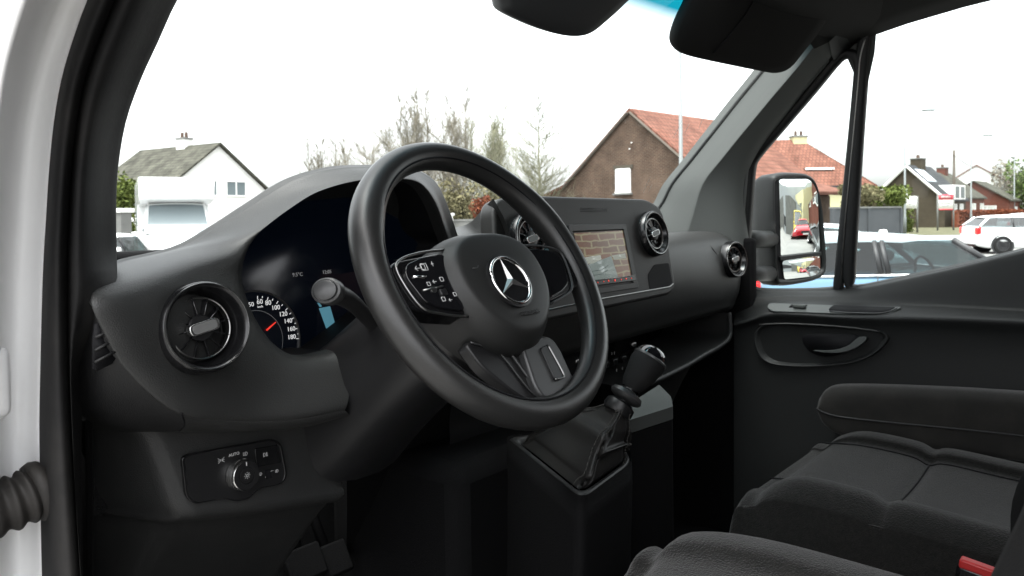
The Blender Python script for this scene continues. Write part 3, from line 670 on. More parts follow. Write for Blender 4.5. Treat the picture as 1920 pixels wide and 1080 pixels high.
# ================================================================== STEERING WHEEL
T = R(31.3); WC = V((.703, .624, 1.577))
wx, wu, wn = V((1, 0, 0)), V((0, math.sin(T), math.cos(T))), V((0, -math.cos(T), math.sin(T)))
mk('star_metal', (.55, .55, .54), .38, metal=1)
sw = thing('steering_wheel', 'black leather steering wheel with round star emblem and chrome edged buttons', 'steering wheel', WC)
WF = frame(WC, wx, wu)
def WP(px, py, h=0): return U(px, py, pl=(WC+wn*h, wn))
def WL(u, v, h=0): return WC+wx*u+wu*v+wn*h
N = 96; vs_ = []; prof_n = 20
for i in range(N):
    a = 2*math.pi*i/N      # 0 = top, clockwise as the driver sees it
    grip = math.exp(-((abs(math.atan2(math.sin(a), math.cos(a)))-R(62))/R(16))**2)   # thumb swellings at ten and two
    low = max(0, -math.cos(a))
    rw, rh = .0174+.0018*grip, .0182+.0022*grip
    for j in range(prof_n):
        b = 2*math.pi*j/prof_n
        c, s = math.cos(b), math.sin(b)
        rr = .177+rw*c*(1.0 if c > 0 else 1.06); hh = rh*s
        # groove where the leather panels meet, on the inner front
        g = math.exp(-((b-R(128))/R(7))**2)*.0014
        rr -= 0; hh -= g*s
        vs_.append(WL(rr*math.sin(a), rr*math.cos(a), hh))
mesh('rim', vs_, grid_faces(N, prof_n, True, True), 'wheel_leather', sw)
seam_p = []
for i in range(N):
    a = 2*math.pi*i/N; b = R(128); seam_p.append(WL((.177+.0180*math.cos(b)*1.05)*math.sin(a), (.177+.0180*math.cos(b)*1.05)*math.cos(a), .0179*math.sin(b)))
tube('rim_seam', seam_p, .0011, 'cavity', sw, 6, closed=True)
sp_o = []
for i in range(N):
    a = 2*math.pi*i/N; b = R(20); sp_o.append(WL((.177+.0182*math.cos(b))*math.sin(a), (.177+.0182*math.cos(b))*math.cos(a), .0182*math.sin(b)))
# hub cover: a soft rounded shield, domed
hub_o = []
for i in range(64):
    a = 2*math.pi*i/64; s, c = math.sin(a), math.cos(a)
    ex = 2.6
    ru = .092; rv = .072 if c > 0 else .092
    k = (abs(s/ru)**ex+abs(c/rv)**ex)**(-1/ex)
    u, v = k*s, k*c
    if v < 0: u *= 1-.30*(-v/.092)**1.5
    hub_o.append((u, v-.010))
rings = [(1.0, -.045), (1.0, -.014), (.985, -.004), (.955, .004), (.90, .0125), (.83, .0210), (.80, .0238), (.77, .0254), (.72, .0264), (.5, .0285), (.25, .0295), (.02, .030)]
vs_ = [WL(u*s, -.010+(v+.010)*s, h-.003) for s, h in rings for u, v in hub_o]
hb = mesh('airbag_cover', vs_, grid_faces(len(rings), 64, True)+[tuple((len(rings)-1)*64+j for j in range(64))], 'hub', sw)
# crease that crosses the cover
# emblem
EC = WP(955, 526, .028); RE = (WP(955, 526, .028)-WP(917, 500, .028)).length
def cen_px(a): return WP(*a, .028)
pts_e = [cen_px(p) for p in ((918, 506), (994, 548), (938, 484), (975, 567))]
EC = sum(pts_e, V())/4; RE = .0318
EF = frame(EC+wn*.0, wx, wu) @ Matrix.Rotation(R(3), 4, 'Z')
em_ = lathe('emblem', [(RE*1.10, -.003), (RE*1.10, .0012), (RE*1.02, .0018)], 'satin_black', sw, xf=EF, n=56, cap=False)
lathe('emblem_ring', [(RE*1.02, .0005), (RE*1.0, .0030), (RE*.955, .0036), (RE*.91, .0030), (RE*.89, .0008)], 'chrome', em_, xf=EF, n=64, cap=False, auto=60)
lathe('emblem_disc', [(RE*.9, .0008), (0, .0008)], 'gloss_black', em_, xf=EF, n=48, cap=False)
vs_, fs = [], []
tip = [(0, 1), (math.sin(R(120)), math.cos(R(120))), (math.sin(R(240)), math.cos(R(240)))]
inn = [(math.sin(R(60+120*k))*.16, math.cos(R(60+120*k))*.16) for k in range(3)]
vs_ = [EF @ V((0, 0, .0052))]
for k in range(3): vs_ += [EF @ V((tip[k][0]*RE*.93, tip[k][1]*RE*.93, .0016)), EF @ V((inn[k][0]*RE, inn[k][1]*RE, .0009))]
for k in range(3): fs += [(0, 1+2*k, 2+2*k), (0, 2+2*((k-1) % 3), 1+2*k)]
mesh('emblem_star', vs_, fs, 'star_metal', em_, smooth=False)
text('airbag_lettering', 'AIRBAG', frame(WP(990, 588, .022)+wn*.0035, wx, wu-wn*.35) @ Matrix.Rotation(R(0), 4, 'Z'), .0105, 'emboss', hb, ext=.0004)
# horn pictogram, left
hx = frame(WP(893, 505, .027)+wn*.001, wx, wu)
tube('horn_symbol', [hx @ V(p) for p in ((-.006, .001, 0), (.002, .001, 0), (.005, .004, 0))], .0007, 'emboss', hb, 5)
# spokes
def slab(name, uv_list, h0, h1, mat, r=.006, bevel=.003, parent=None, tilt=0):
    pts = rpoly([WL(u, v, h1+tilt*abs(u)) for u, v in uv_list], r, 4)
    return plate(name, pts, wn, h1-h0, mat, parent or sw, bevel=bevel)
for s in (-1, 1):
    sp_ = slab('spoke', [(s*.070, .034), (s*.110, .030), (s*.150, .026), (s*.168, .006), (s*.160, -.028), (s*.120, -.040), (s*.075, -.048)], -.020, .006, 'gloss_black', .008)
    rimc = [(s*.066, .036), (s*.108, .034), (s*.142, .026), (s*.150, .010), (s*.138, -.030), (s*.112, -.042), (s*.076, -.050)]
    tube('chrome_edge', cr([WL(u, v, .0075) for u, v in rimc], 5), .0016, 'satin_chrome' if s < 0 else 'spoke', sp_, 8)
    pad_ = slab('button_pad', [(s*.072, .030), (s*.108, .028), (s*.136, .020), (s*.143, .006), (s*.131, -.026), (s*.110, -.036), (s*.078, -.043)], .004, .0095, 'piano', .007, .0012, sp_)
    H = .0102
    def ico(u, v, shape, k=1.0):
        for a, b in shape: tube('symbol', [WL(s*u+a[0]*k, v+a[1]*k, H), WL(s*u+b[0]*k, v+b[1]*k, H)], .00045, 'print_white', pad_, 4)
    arrow = [((-.004, 0), (.004, 0)), ((-.004, 0), (-.001, .003)), ((-.004, 0), (-.001, -.003))]
    squ = [((-.003, -.003), (.003, -.003)), ((.003, -.003), (.003, .003)), ((.003, .003), (-.003, .003)), ((-.003, .003), (-.003, -.003))]
    if s > 0: continue
    ico(.122, .014, arrow); ico(.114, .015, squ); ico(.112, .015, squ, 1.4); ico(.098, .018, [((0, .003), (0, -.003)), ((-.002, 0), (.002, 0))])
    ico(.116, -.006, squ, .7); ico(.106, -.004, arrow, .7); ico(.094, -.002, squ, .8)
    ico(.104, -.026, squ, .8); ico(.094, -.028, arrow, .6); ico(.084, -.022, squ, .7)
    tube('roller', [WL(s*.134, .004, H), WL(s*.116, .003, H+.001)], .0014, 'chrome', pad_, 8)
    tube('roller', [WL(s*.128, -.013, H), WL(s*.098, -.011, H+.001)], .0011, 'satin_chrome', pad_, 8)
    lathe('touch_pad', [(.0042, 0), (.0040, .0012), (0, .0015)], 'satin_chrome', pad_, xf=frame(WL(s*.112, -.013, H-.0005), wx, wu), n=16)
    box('roller_key', (0, 0, 0), (.010, .008, .003), 'satin_black', pad_, xf=frame(WL(s*.100, -.018, H), wx, wu), bevel=.001)
# lower spoke: one dark piece, a raised right leg with a slim bright inlay, contour lines on the left
def wslab(name, pxs, h0, h1, mat, r, bevel, parent):
    return plate(name, rpoly([WP(px, py, h1) for px, py in pxs], r, 4), wn, h1-h0, mat, parent, bevel=bevel)
ls = wslab('lower_spoke', ((868, 640), (985, 640), (1040, 640), (1092, 742), (1085, 760), (1015, 768), (965, 738), (905, 690)), -.030, -.012, 'satin_black', .012, .004, sw)
lg = wslab('spoke_leg', ((978, 646), (1012, 628), (1036, 632), (1052, 655), (1087, 732), (1083, 746), (1062, 752), (1020, 747), (1004, 724)), -.016, -.002, 'spoke', .008, .0035, ls)
ip = ((1014, 652), (1028, 645), (1057, 702), (1053, 709), (1040, 710))
il = wslab('spoke_inlay', ip, -.003, .0006, 'satin_black', .003, .0008, lg)
tube('inlay_edge', cr([WP(px, py, .0008) for px, py in ((1027, 646), (1042, 673), (1057, 702), (1053, 709), (1041, 711))], 4), .0013, 'satin_chrome', il, 6)
for k, ln in enumerate((((882, 642), (925, 654), (946, 672), (985, 722), (1004, 742)), ((905, 640), (940, 648), (958, 664), (996, 716), (1014, 740)))):
    tube('spoke_line', cr([WP(px, py, -.0105) for px, py in ln], 6), .0020 if k else .0012, 'spoke', ls, 8)
# ---- column behind the wheel, with the indicator stalk
colm = thing('steering_column', 'dark plastic steering column shroud with indicator stalk behind the wheel', 'steering column', WL(0, -.02, -.2))
rows = []
for h, w, a_, b_ in ((-.045, .060, .050, -.070), (-.07, .066, .055, -.078), (-.15, .072, .056, -.085), (-.26, .078, .05, -.10), (-.36, .09, .05, -.12)):
    rows.append([WL(w*.6, a_, h), WL(w, a_*.4, h), WL(w, b_*.5, h), WL(w*.6, b_, h), WL(-w*.6, b_, h), WL(-w, b_*.5, h), WL(-w, a_*.4, h), WL(-w*.6, a_, h)])
loft('shroud', rows, 'satin_black', colm, 3, 3, closed=True)
lathe('hub_cone', [(.065, -.02), (.06, -.05), (.055, -.06)], 'satin_black', colm, xf=WF, n=32)
def stalk(path, label=None):
    p = cr(path, 6); k = len(p)
    rad = [.0085+.0045*(i/(k-1))**2 for i in range(k)]
    s_ = tube('stalk', p, rad, 'satin_black', colm, 16, label=label, flat=1.0)
    e = p[-1]; dv = (p[-1]-p[-2]).normalized()
    xa = dv.cross(V((0, 0, 1))).normalized(); fx = frame(e-dv*.004, xa, dv.cross(xa)*-1) if True else None
    fx = frame(e-dv*.004, xa, (xa.cross(dv)*-1))
    if fx.to_3x3().col[2].dot(dv) < 0: fx = fx @ Matrix.Rotation(math.pi, 4, 'X')
    lathe('stalk_end', [(.0135, -.012), (.0160, -.006), (.0165, .002), (.0155, .0055), (.0135, .0065), (.013, .0055), (.0125, .0055), (.012, .0085), (.010, .0095), (0, .0098)], 'spoke', s_, xf=fx, n=36, cap=False, sx=1.12, sy=.92)
    return s_
e0 = U(612, 545, y=.700)
stalk([U(712, 622, y=.77), U(690, 598, y=.755), U(655, 563, y=.725), e0], 'left stalk with grey end button')
wiper = stalk([WL(.06, -.01, -.09), WL(.10, 0, -.085), WL(.14, .01, -.075), WL(.17, .015, -.07)])

# ================================================================== CONSOLE AND GEAR LEVER
con = thing('centre_console', 'dark plastic console under the dashboard with grey shelf and gaiter frame', 'console', (1.05, .7, .75))
ZF = 1.262
def CZ(px, py, z=ZF): return U(px, py, z=z)
fo = [CZ(948, 826), CZ(1090, 944), CZ(1186, 872), CZ(1150, 800)]
fo_r = rpoly(fo, [.02, .03, .03, .02], 6)
cfo = sum(fo, V())/4; fi_r = [cfo+(p-cfo)*.78+V((0, 0, 0)) for p in fo_r]
rows = [[p for p in fo_r], [p+V((0, 0, -.012)) for p in fo_r], [cfo+(p-cfo)*1.04+V((0, 0, -.03)) for p in fo_r], [cfo+(p-cfo)*1.05+V((0, .02, -.5)) for p in fo_r]]
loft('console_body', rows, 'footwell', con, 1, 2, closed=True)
rows = [[p+V((0, 0, -.001)) for p in fo_r], [cfo+(p-cfo)*.97+V((0, 0, .005)) for p in fo_r], [cfo+(p-cfo)*.92+V((0, 0, .006)) for p in fo_r], [cfo+(p-cfo)*.86+V((0, 0, .001)) for p in fo_r], [cfo+(p-cfo)*.83+V((0, 0, -.02)) for p in fo_r]]
loft('gaiter_frame', rows, 'frame_dark', con, 1, 3, closed=True)
sh = rpoly([CZ(*p, 1.318) for p in ((1166, 792), (1188, 752), (1236, 721), (1258, 743), (1262, 762))], [.01, .02, .008, .012, .006], 5)
plate('shelf', sh, (0, 0, 1), .022, 'shelf_grey', con, bevel=.006)
sc2 = sum(sh, V())/len(sh)
plate('shelf_base', [sc2+(p-sc2)*.985+V((0, 0, -.024)) for p in sh], (0, 0, 1), .5, 'footwell', con, bevel=.004)
box('tunnel', (1.08, 1.02, 1.0), (.42, .34, .5), 'footwell', con, bevel=.03)

gl_ = thing('gear_lever', 'black gear lever with glossy knob and stitched leather gaiter', 'gear lever', cfo)
top = U(1158, 768, x=1.0); kn0 = U(1176, 742, x=1.015); knc = U(1208, 690, x=1.045)
ax = (knc-top).normalized()
# gaiter: frame outline gathered to the collar with folds
rows = []; n_ = len(fi_r)
for s, hh in ((0, 0), (.12, .010), (.3, .030), (.5, .055), (.68, .42), (.85, .75), (1, 1)):
    r_ = []
    for i, p in enumerate(fi_r):
        a = 2*math.pi*i/n_
        q = top+(V((math.cos(a), math.sin(a), 0)).cross(ax)).cross(ax)*-.022 if False else None
        r_.append(p)
    rows.append(r_)
ca = (V((1, 0, 0))-ax*ax.x).normalized(); cb = ax.cross(ca)
ring_top = []
for p in fi_r:
    dv = p-cfo; dv = dv-ax*dv.dot(ax); dv.normalize(); ring_top.append(top+dv*.021)
rows = []
for k, s in enumerate((0, .14, .3, .45, .6, .75, .9, 1.0)):
    r_ = []
    for i, (p, q) in enumerate(zip(fi_r, ring_top)):
        m_ = p.lerp(q, s); c_ = cfo.lerp(top, s)
        bulge = 1+.24*math.sin(math.pi*min(1, s*1.05))*(.6+.4*math.sin(i*.9+s*5)) + .10*math.sin(s*19+i*.4)*math.sin(math.pi*s)
        z_ = .010*math.sin(s*math.pi*3+i*.35)*math.sin(math.pi*s)
        r_.append(c_+(m_-c_)*bulge+V((0, 0, z_)))
    rows.append(r_)
ga_ = loft('gaiter', rows, 'boot_leather', gl_, 2, 5, closed=True)
for idx in (int(n_*.27), int(n_*.52), int(n_*.02)):
    for off in (-.0035, .0035):
        line = cr([rows[k][idx % n_]+(rows[k][idx % n_]-cfo.lerp(top, (0, .14, .3, .45, .6, .75, .9, 1.0)[k])).normalized()*.0016+V((off, -off, 0)) for k in range(8)], 14)
        vs_, fs = [], []
        for i in range(0, len(line)-2, 3):
            a_, f_ = tube_geo([line[i], line[i+1], line[i+2]], .00075, 5); fs += [tuple(j+len(vs_) for j in q) for q in f_]; vs_ += a_
        st_ = mesh('stitching', vs_, fs, 'thread', ga_); st_['kind'] = 'stuff'
GF = frame(top, ca, cb)
if GF.to_3x3().col[2].dot(ax) < 0: GF = frame(top, cb, ca)
L_ = (knc-top).length
lathe('gaiter_collar', [(.021, -.006), (.024, 0), (.023, .010), (.017, .014)], 'satin_black', gl_, xf=GF, n=28)
lathe('reverse_collar', [(.014, .016), (.024, .020), (.0265, .024), (.024, .030), (.014, .034)], 'spoke', gl_, xf=GF, n=32)
lathe('shaft', [(.011, 0), (.011, L_*.8)], 'satin_black', gl_, xf=GF, n=20)
kb_ = lathe('knob', [(.013, L_-.040), (.018, L_-.030), (.022, L_-.010), (.0248, L_+.004), (.0250, L_+.012), (.0238, L_+.020), (.020, L_+.028), (.012, L_+.034), (0, L_+.036)], 'rubber', gl_, xf=GF, n=40, cap=False, sx=1.0, sy=1.12)
lathe('knob_cap', [(.0243, L_+.0190), (.0228, L_+.0245), (.0200, L_+.0292), (.0150, L_+.0338), (.008, L_+.0366), (0, L_+.0374)], 'piano', kb_, xf=GF, n=36, cap=False, sy=1.1)
lathe('knob_trim', [(.0253, L_+.0150), (.0254, L_+.0180), (.0246, L_+.0190)], 'spoke', kb_, xf=GF, n=40, cap=False, sy=1.12)

# ================================================================== SEATS
def cushion(name, pts_top, thick, mat, parent, nu=5, nv=5, **k):
    """upholstered block: rows of top points, closed down the sides"""
    rr = []
    for r_ in pts_top:
        a, b = r_[0], r_[-1]; e = (b-a).normalized()
        rr.append([a+e*.03+V((0, 0, -thick)), a+V((0, 0, -thick*.9))-e*.004, a+V((0, 0, -thick*.5))-e*.012, a+V((0, 0, -.018))-e*.006]+[V(p) for p in r_]+[b+V((0, 0, -.018))+e*.006, b+V((0, 0, -thick*.5))+e*.012, b+V((0, 0, -thick*.9))+e*.004, b-e*.03+V((0, 0, -thick))])
    f0 = [p+V((0, .03, -.010 if 3 < i < len(rr[0])-4 else 0)) for i, p in enumerate(rr[0])]
    f1 = [V((p.x, p.y+.045, min(p.z, rr[0][0].z+thick*.45))) for p in rr[0]]
    f2 = [V((p.x, p.y+.03, min(p.z, rr[0][0].z+thick*.02))) for p in rr[0]]
    return loft(name, [f2, f1, f0]+rr, mat, parent, nu, nv, **k)
ps = thing('passenger_seat', 'dark grey fabric passenger seat cushion with folded armrest by the door', 'seat', (1.63, .3, .75))
SX = [1.385, 1.42, 1.455, 1.475, 1.62, 1.77, 1.79, 1.83, 1.865]
def seat_row(y, z, dip=.0, bol=.018):
    return [V((x, y, z+b)) for x, b in zip(SX, (-.006, bol, bol*.9, -dip*.2, -dip, -dip*.2, bol*.9, bol, -.006))]
rows = [seat_row(.585, 1.105, .0, .006), seat_row(.555, 1.128, .004, .010), seat_row(.50, 1.138, .008), seat_row(.40, 1.134, .012), seat_row(.365, 1.122, .012), seat_row(.33, 1.130, .012), seat_row(.2, 1.122, .016), seat_row(.05, 1.118, .016), seat_row(-.1, 1.12, .01)]
cu1 = cushion('seat_cushion', rows, .17, 'seat_fabric', ps)
def seat_line(pts, w=.0016, mat='cavity', par=cu1): return tube('seam', cr(pts, 5), w, mat, par, 6)
seat_line([V((x, .365, z)) for x, z in ((1.475, 1.121), (1.55, 1.113), (1.62, 1.111), (1.70, 1.113), (1.77, 1.121))])
for xx in (1.474, 1.771): seat_line([V((xx, y, z)) for y, z in ((.585, 1.129), (.5, 1.138), (.4, 1.133), (.365, 1.121), (.33, 1.129), (.2, 1.121), (0, 1.118))])
seat_line([V((1.383, y, z)) for y, z in ((.60, 1.095), (.5, 1.116), (.3, 1.113), (.1, 1.10))], .0022, 'seat_fabric')
# backrest
rows = []
for z, y, w in ((1.10, -.10, .235), (1.2, -.135, .245), (1.4, -.18, .25), (1.6, -.22, .235), (1.72, -.245, .20), (1.76, -.27, .14)):
    rows.append([V((1.625-w, y-.10, z)), V((1.625-w, y+.01, z)), V((1.625-w*.8, y+.035, z)), V((1.625-w*.5, y+.0, z)), V((1.625, y-.01, z)), V((1.625+w*.5, y, z)), V((1.625+w*.8, y+.035, z)), V((1.625+w, y+.01, z)), V((1.625+w, y-.10, z))])
loft('backrest', rows, 'seat_fabric', ps, 4, 4, solid=.02)
arm_rows = []
for y, zt, zb in ((.632, 1.195, 1.165), (.615, 1.218, 1.135), (.57, 1.230, 1.118), (.45, 1.243, 1.118), (.30, 1.255, 1.124), (.1, 1.265, 1.13), (-.08, 1.265, 1.13)):
    x0, x1 = 1.885, 1.975; zm = (zt*.42+zb*.58)
    arm_rows.append([V((x0+.02, y, zb)), V((x0+.004, y, zb+.006)), V((x0, y, zm)), V((x0+.002, y, zt-.02)), V((x0+.018, y, zt)), V(((x0+x1)/2, y, zt+.005)), V((x1-.018, y, zt)), V((x1, y, zt-.03)), V((x1, y, zb+.006)), V((x1-.02, y, zb))])
ar = loft('armrest', arm_rows, 'armrest_fabric', ps, 4, 4, closed=True)
mesh('armrest_tip', [sum(arm_rows[0], V())/10+V((0, .004, 0))]+cr(arm_rows[0], 4, True), [(0, 1+i, 1+(i+1) % 40) for i in range(40)], 'armrest_fabric', ar)
tube('piping', cr([V((1.8835, r_[2].y, r_[2].z)) for r_ in arm_rows], 5), .0022, 'seat_plastic', ar, 8)
bk_ = thing('seat_belt_buckle', 'seat belt buckle with bright red release button beside the passenger seat', 'buckle', U(1840, 1062, x=1.27))
bo = U(1838, 1066, x=1.27)
box('buckle_body', (0, 0, 0), (.030, .075, .05), 'gloss_black', bk_, xf=Matrix.Translation(bo+V((.006, -.005, -.028))) @ Matrix.Rotation(R(8), 4, 'X'), bevel=.006)
box('release_button', (0, 0, 0), (.018, .052, .014), 'buckle_red', bk_, xf=Matrix.Translation(bo+V((0, 0, 0))) @ Matrix.Rotation(R(8), 4, 'X'), bevel=.003)

ds = thing('driver_seat', 'dark grey fabric driver seat cushion at the bottom edge of view', 'seat', (.70, .1, .75))
def drow(y, z, w=.255, cr_=.0):
    return [V((.70+sx*w, y, z+b)) for sx, b in ((-1, -.02), (-.88, .012), (-.7, .016), (-.55, .0), (0, -.008), (.55, .0), (.7, .016), (.88, .012), (1, -.02))]
rows = [drow(.50, 1.188, .245), drow(.47, 1.216, .26), drow(.38, 1.230, .265), drow(.24, 1.230, .265), drow(.1, 1.225, .265), drow(-.1, 1.215, .26)]
cushion('seat_cushion', rows, .16, 'seat_fabric', ds)
rows = []
for z, y, w in ((1.18, .035, .25), (1.30, .045, .262), (1.37, .040, .262), (1.45, .0, .262), (1.62, -.06, .25), (1.78, -.14, .21), (1.83, -.18, .15)):
    rows.append([V((.70-w, y-.12, z)), V((.70-w, y+.02, z)), V((.70-w*.85, y+.07, z)), V((.70-w*.6, y+.0, z)), V((.70, y-.02, z)), V((.70+w*.6, y, z)), V((.70+w*.85, y+.07, z)), V((.70+w, y+.02, z)), V((.70+w, y-.12, z))])
loft('backrest', rows, 'seat_dark', ds, 4, 4, solid=.02)
# pedals
for nm, px, py in (('brake_pedal', 620, 1052), ('clutch_pedal', 570, 1058)):
    o_ = U(px, py, y=1.10); pd = thing(nm, 'black ribbed %s in the dark footwell' % nm.replace('_', ' '), 'pedal', o_)
    box('pad', (0, 0, 0), (.07, .02, .055), 'footwell', pd, xf=Matrix.Translation(o_) @ Matrix.Rotation(R(-35), 4, 'X'), bevel=.004)
    tube('arm', [o_+V((0, .01, .01)), o_+V((0, .07, .10)), o_+V((0, .09, .25))], .009, 'footwell', pd, 8)

# ================================================================== PASSENGER DOOR
door = thing('passenger_door', 'dark plastic passenger door with split side window, pull handle and switch', 'door', (2.1, .3, .75))
DN = V((-1, 0, -.16)).normalized(); DP = V((2.075, .3, 1.56))
def DA(px, py, h=0): return U(px, py, pl=(DP+DN*h, DN))
qw = [(1422, 541), (1408, 530), (1404, 510), (1406, 440), (1411, 370), (1415, 320), (1424, 297), (1470, 243), (1530, 173), (1570, 124), (1584, 112), (1596, 112), (1601, 124), (1599, 160), (1587, 290), (1572, 440), (1563, 530), (1557, 539), (1500, 542)]
mw = [(1606, 535), (1603, 520), (1607, 440), (1617, 280), (1628, 130), (1633, 80), (1641, 58), (1665, 45), (1720, 24), (1800, 0), (1960, -44), (2250, -100), (2300, 380), (1960, 459), (1880, 479), (1780, 502), (1690, 520)]
def win(outl, ow, name_off):
    g = [DA(*p) for p in outl]; c = sum(g, V())/len(g); k = len(g)
    outp = []
    for i in range(k):     # offset outwards in the door plane
        t_ = (g[(i+1) % k]-g[i-1]).normalized(); nn = t_.cross(DN).normalized()
        if nn.dot(g[i]-c) < 0: nn = -nn
        outp.append(nn)
    prof_ = [(0, -.012), (0, .004), (.25, .010), (.6, .012), (.92, .009), (1.0, .002), (1.0, -.01)]
    rows_ = [[g[i]+outp[i]*(ow*a)+DN*h for i in range(k)] for a, h in prof_]
    loft('window_seal', rows_, 'seal', door, 3, 2, closed=True)
    mesh('window_glass', [p-DN*.004 for p in cr(g, 3, True)], [tuple(range(k*3))], 'side_glass', door)
win(qw, .026, 0); win(mw, .030, 0)
# bright post line between the two panes, upper sail panel and outer frame
tube('post_strip', cr([DA(*p, .010) for p in ((1577, 545), (1583, 440), (1597, 290), (1609, 160), (1613, 110), (1622, 72))], 4), .0035, 'satin_chrome', door, 8, flat=.6)
fr = [DA(*p, .002) for p in ((1575, 118), (1601, 88), (1630, 62), (1650, 30), (1632, 80), (1622, 110), (1612, 130), (1600, 112))]
mesh('sail_panel', [DA(*p, .001) for p in ((1500, 195), (1560, 110), (1600, 72), (1645, 40), (1640, 100), (1620, 190), (1602, 140), (1588, 108))], [tuple(range(8))], 'pillar_trim', door, smooth=False)
# frame between pillar trim and quarter window seal (slim, painted, catches light)
edge = [(1392, 560), (1390, 500), (1392, 430), (1397, 360), (1403, 305), (1415, 275), (1462, 220), (1520, 152), (1560, 105), (1585, 80), (1640, 25), (1720, -5), (1800, -30), (1960, -75)]
MAT['frame_grey'] = mk('frame_grey', (.07, .075, .075), .45)
tube('frame_strip', cr([DA(*p, .012) for p in edge], 4), .010, 'frame_grey', door, 10, flat=.5)
rows = [[DA(a-16, b-6, .035) for a, b in edge], [DA(a-9, b-3, .018) for a, b in edge], [DA(a+4, b+3, -.004) for a, b in edge]]
loft('frame_trim', rows, 'seal', door, 3, 2)
rows = [[DA(a, b, .07)+V((-.02, 0, .03)) for a, b in edge[8:]], [DA(a, b, .03) for a, b in edge[8:]], [DA(a+6, b+14, .004) for a, b in edge[8:]]]
loft('upper_frame', rows, 'seal', door, 3, 2)
# panel: rows from the glass line downwards
rows = []
cols = [1376, 1400, 1440, 1500, 1560, 1620, 1700, 1780, 1860, 1940, 2060, 2250]
belt = [552, 549, 548, 548, 546, 538, 521, 504, 485, 466, 438, 395]
def rw(pys, x): return [U(c, p, x=x) for c, p in zip(cols, pys)]
rows = [rw([b-6 for b in belt], 2.10), rw(belt, 2.075), rw([b+5 for b in belt], 2.062),
        rw([565, 560, 556, 557, 557, 553, 545, 536, 527, 518, 505, 485], 2.050),
        rw([585, 574, 564, 564, 566, 567, 568, 570, 573, 576, 580, 588], 2.040),
        rw([598, 590, 570, 570, 573, 575, 577, 580, 584, 588, 594, 602], 2.018),
        rw([604, 600, 585, 586, 590, 592, 593, 595, 598, 602, 608, 616], 1.972),
        rw([612, 606, 594, 594, 598, 601, 602, 604, 607, 611, 617, 625], 1.968),
        rw([622, 615, 608, 608, 612, 616, 618, 620, 624, 628, 634, 642], 1.978),
        rw([660]*12, 1.985), rw([720]*12, 1.985), rw([800]*12, 1.98), rw([900]*12, 1.97), rw([1100]*12, 1.96)]
dp = loft('door_panel', rows, 'door_panel', door, 3, 3)
# switch plate and pocket on the ledge
def LG(px, py, h=0): return U(px, py, pl=(V((1.995, .6, U(1560, 580, x=1.995).z))+V((-.25, 0, 1)).normalized()*h, V((-.55, 0, 1)).normalized()))
MAT['ledge_grey'] = mk('ledge_grey', (.06, .066, .064), .5, bump=('leather', 800, .2, .0004))
swpl = plate('switch_plate', rpoly([LG(*p, .006) for p in ((1442, 568), (1560, 572), (1692, 575), (1668, 588), (1560, 587), (1448, 583), (1438, 576))], .008), V((-.55, 0, 1)), .006, 'ledge_grey', dp, bevel=.0015)
plate('switch_well', [LG(*p, .0068) for p in ((1479, 576), (1484, 570.5), (1514, 571.5), (1509, 577))], V((-.55, 0, 1)), .001, 'cavity', swpl, auto=None)
box('window_switch', (0, 0, 0), (.012, .032, .010), 'shelf_grey', swpl, xf=Matrix.Translation(LG(1499, 574, .011)), bevel=.003)
plate('pocket', rpoly([LG(*p, .0068) for p in ((1554, 579), (1562, 572), (1680, 575.5), (1660, 586), (1640, 588), (1555, 583))], .006), V((-.55, 0, 1)), .001, 'cavity', swpl, auto=None)
tube('pocket_edge', cr([LG(*p, .0075) for p in ((1556, 583.5), (1600, 586.5), (1645, 587.5), (1668, 584), (1682, 577))], 5), .0016, 'spoke', swpl, 6)
# handle bowl and pull
bx = 1.974
bo_ = [U(*p, x=bx) for p in ((1412, 632), (1424, 613), (1450, 607), (1520, 610), (1600, 615), (1645, 619), (1664, 628), (1664, 641), (1640, 664), (1600, 680), (1540, 687), (1480, 687), (1440, 681), (1420, 664))]
bo_ = cr(bo_, 5, True); bc = sum(bo_, V())/len(bo_)
rings = [(1.0, .004), (.985, -.0005), (.965, .0), (.93, .005), (.80, .022), (.5, .026), (.05, .026)]
vs_ = [bc+(p-bc)*s+V((h, 0, 0)) for s, h in rings for p in bo_]
hbowl = mesh('handle_bowl', vs_, grid_faces(len(rings), len(bo_), True)+[tuple((len(rings)-1)*len(bo_)+j for j in range(len(bo_)))], 'door_panel', dp)
tube('bowl_lip', cr([U(*p, x=bx-.007) for p in ((1424, 609), (1470, 607), (1540, 610), (1600, 615), (1652, 622))], 5), .0024, 'dash_lower', hbowl, 8)
lo = [(1524, 657), (1545, 657.5), (1570, 655), (1590, 648), (1604, 637), (1611, 632), (1625, 633), (1618, 643), (1600, 654), (1575, 661), (1545, 661)]
plate('pull_handle', cr([U(*p, x=bx-.010) for p in lo], 4, True), (-1, 0, .1), .014, 'ledge_grey', hbowl, bevel=.002)
plate('handle_shade_plate', cr([U(*p, x=bx+.003) for p in ((1505, 630), (1560, 626), (1610, 630), (1600, 652), (1560, 668), (1520, 660))], 4, True), (-1, 0, 0), .002, 'cavity', hbowl, auto=None)  # dark plate painted in as the shade behind the pull

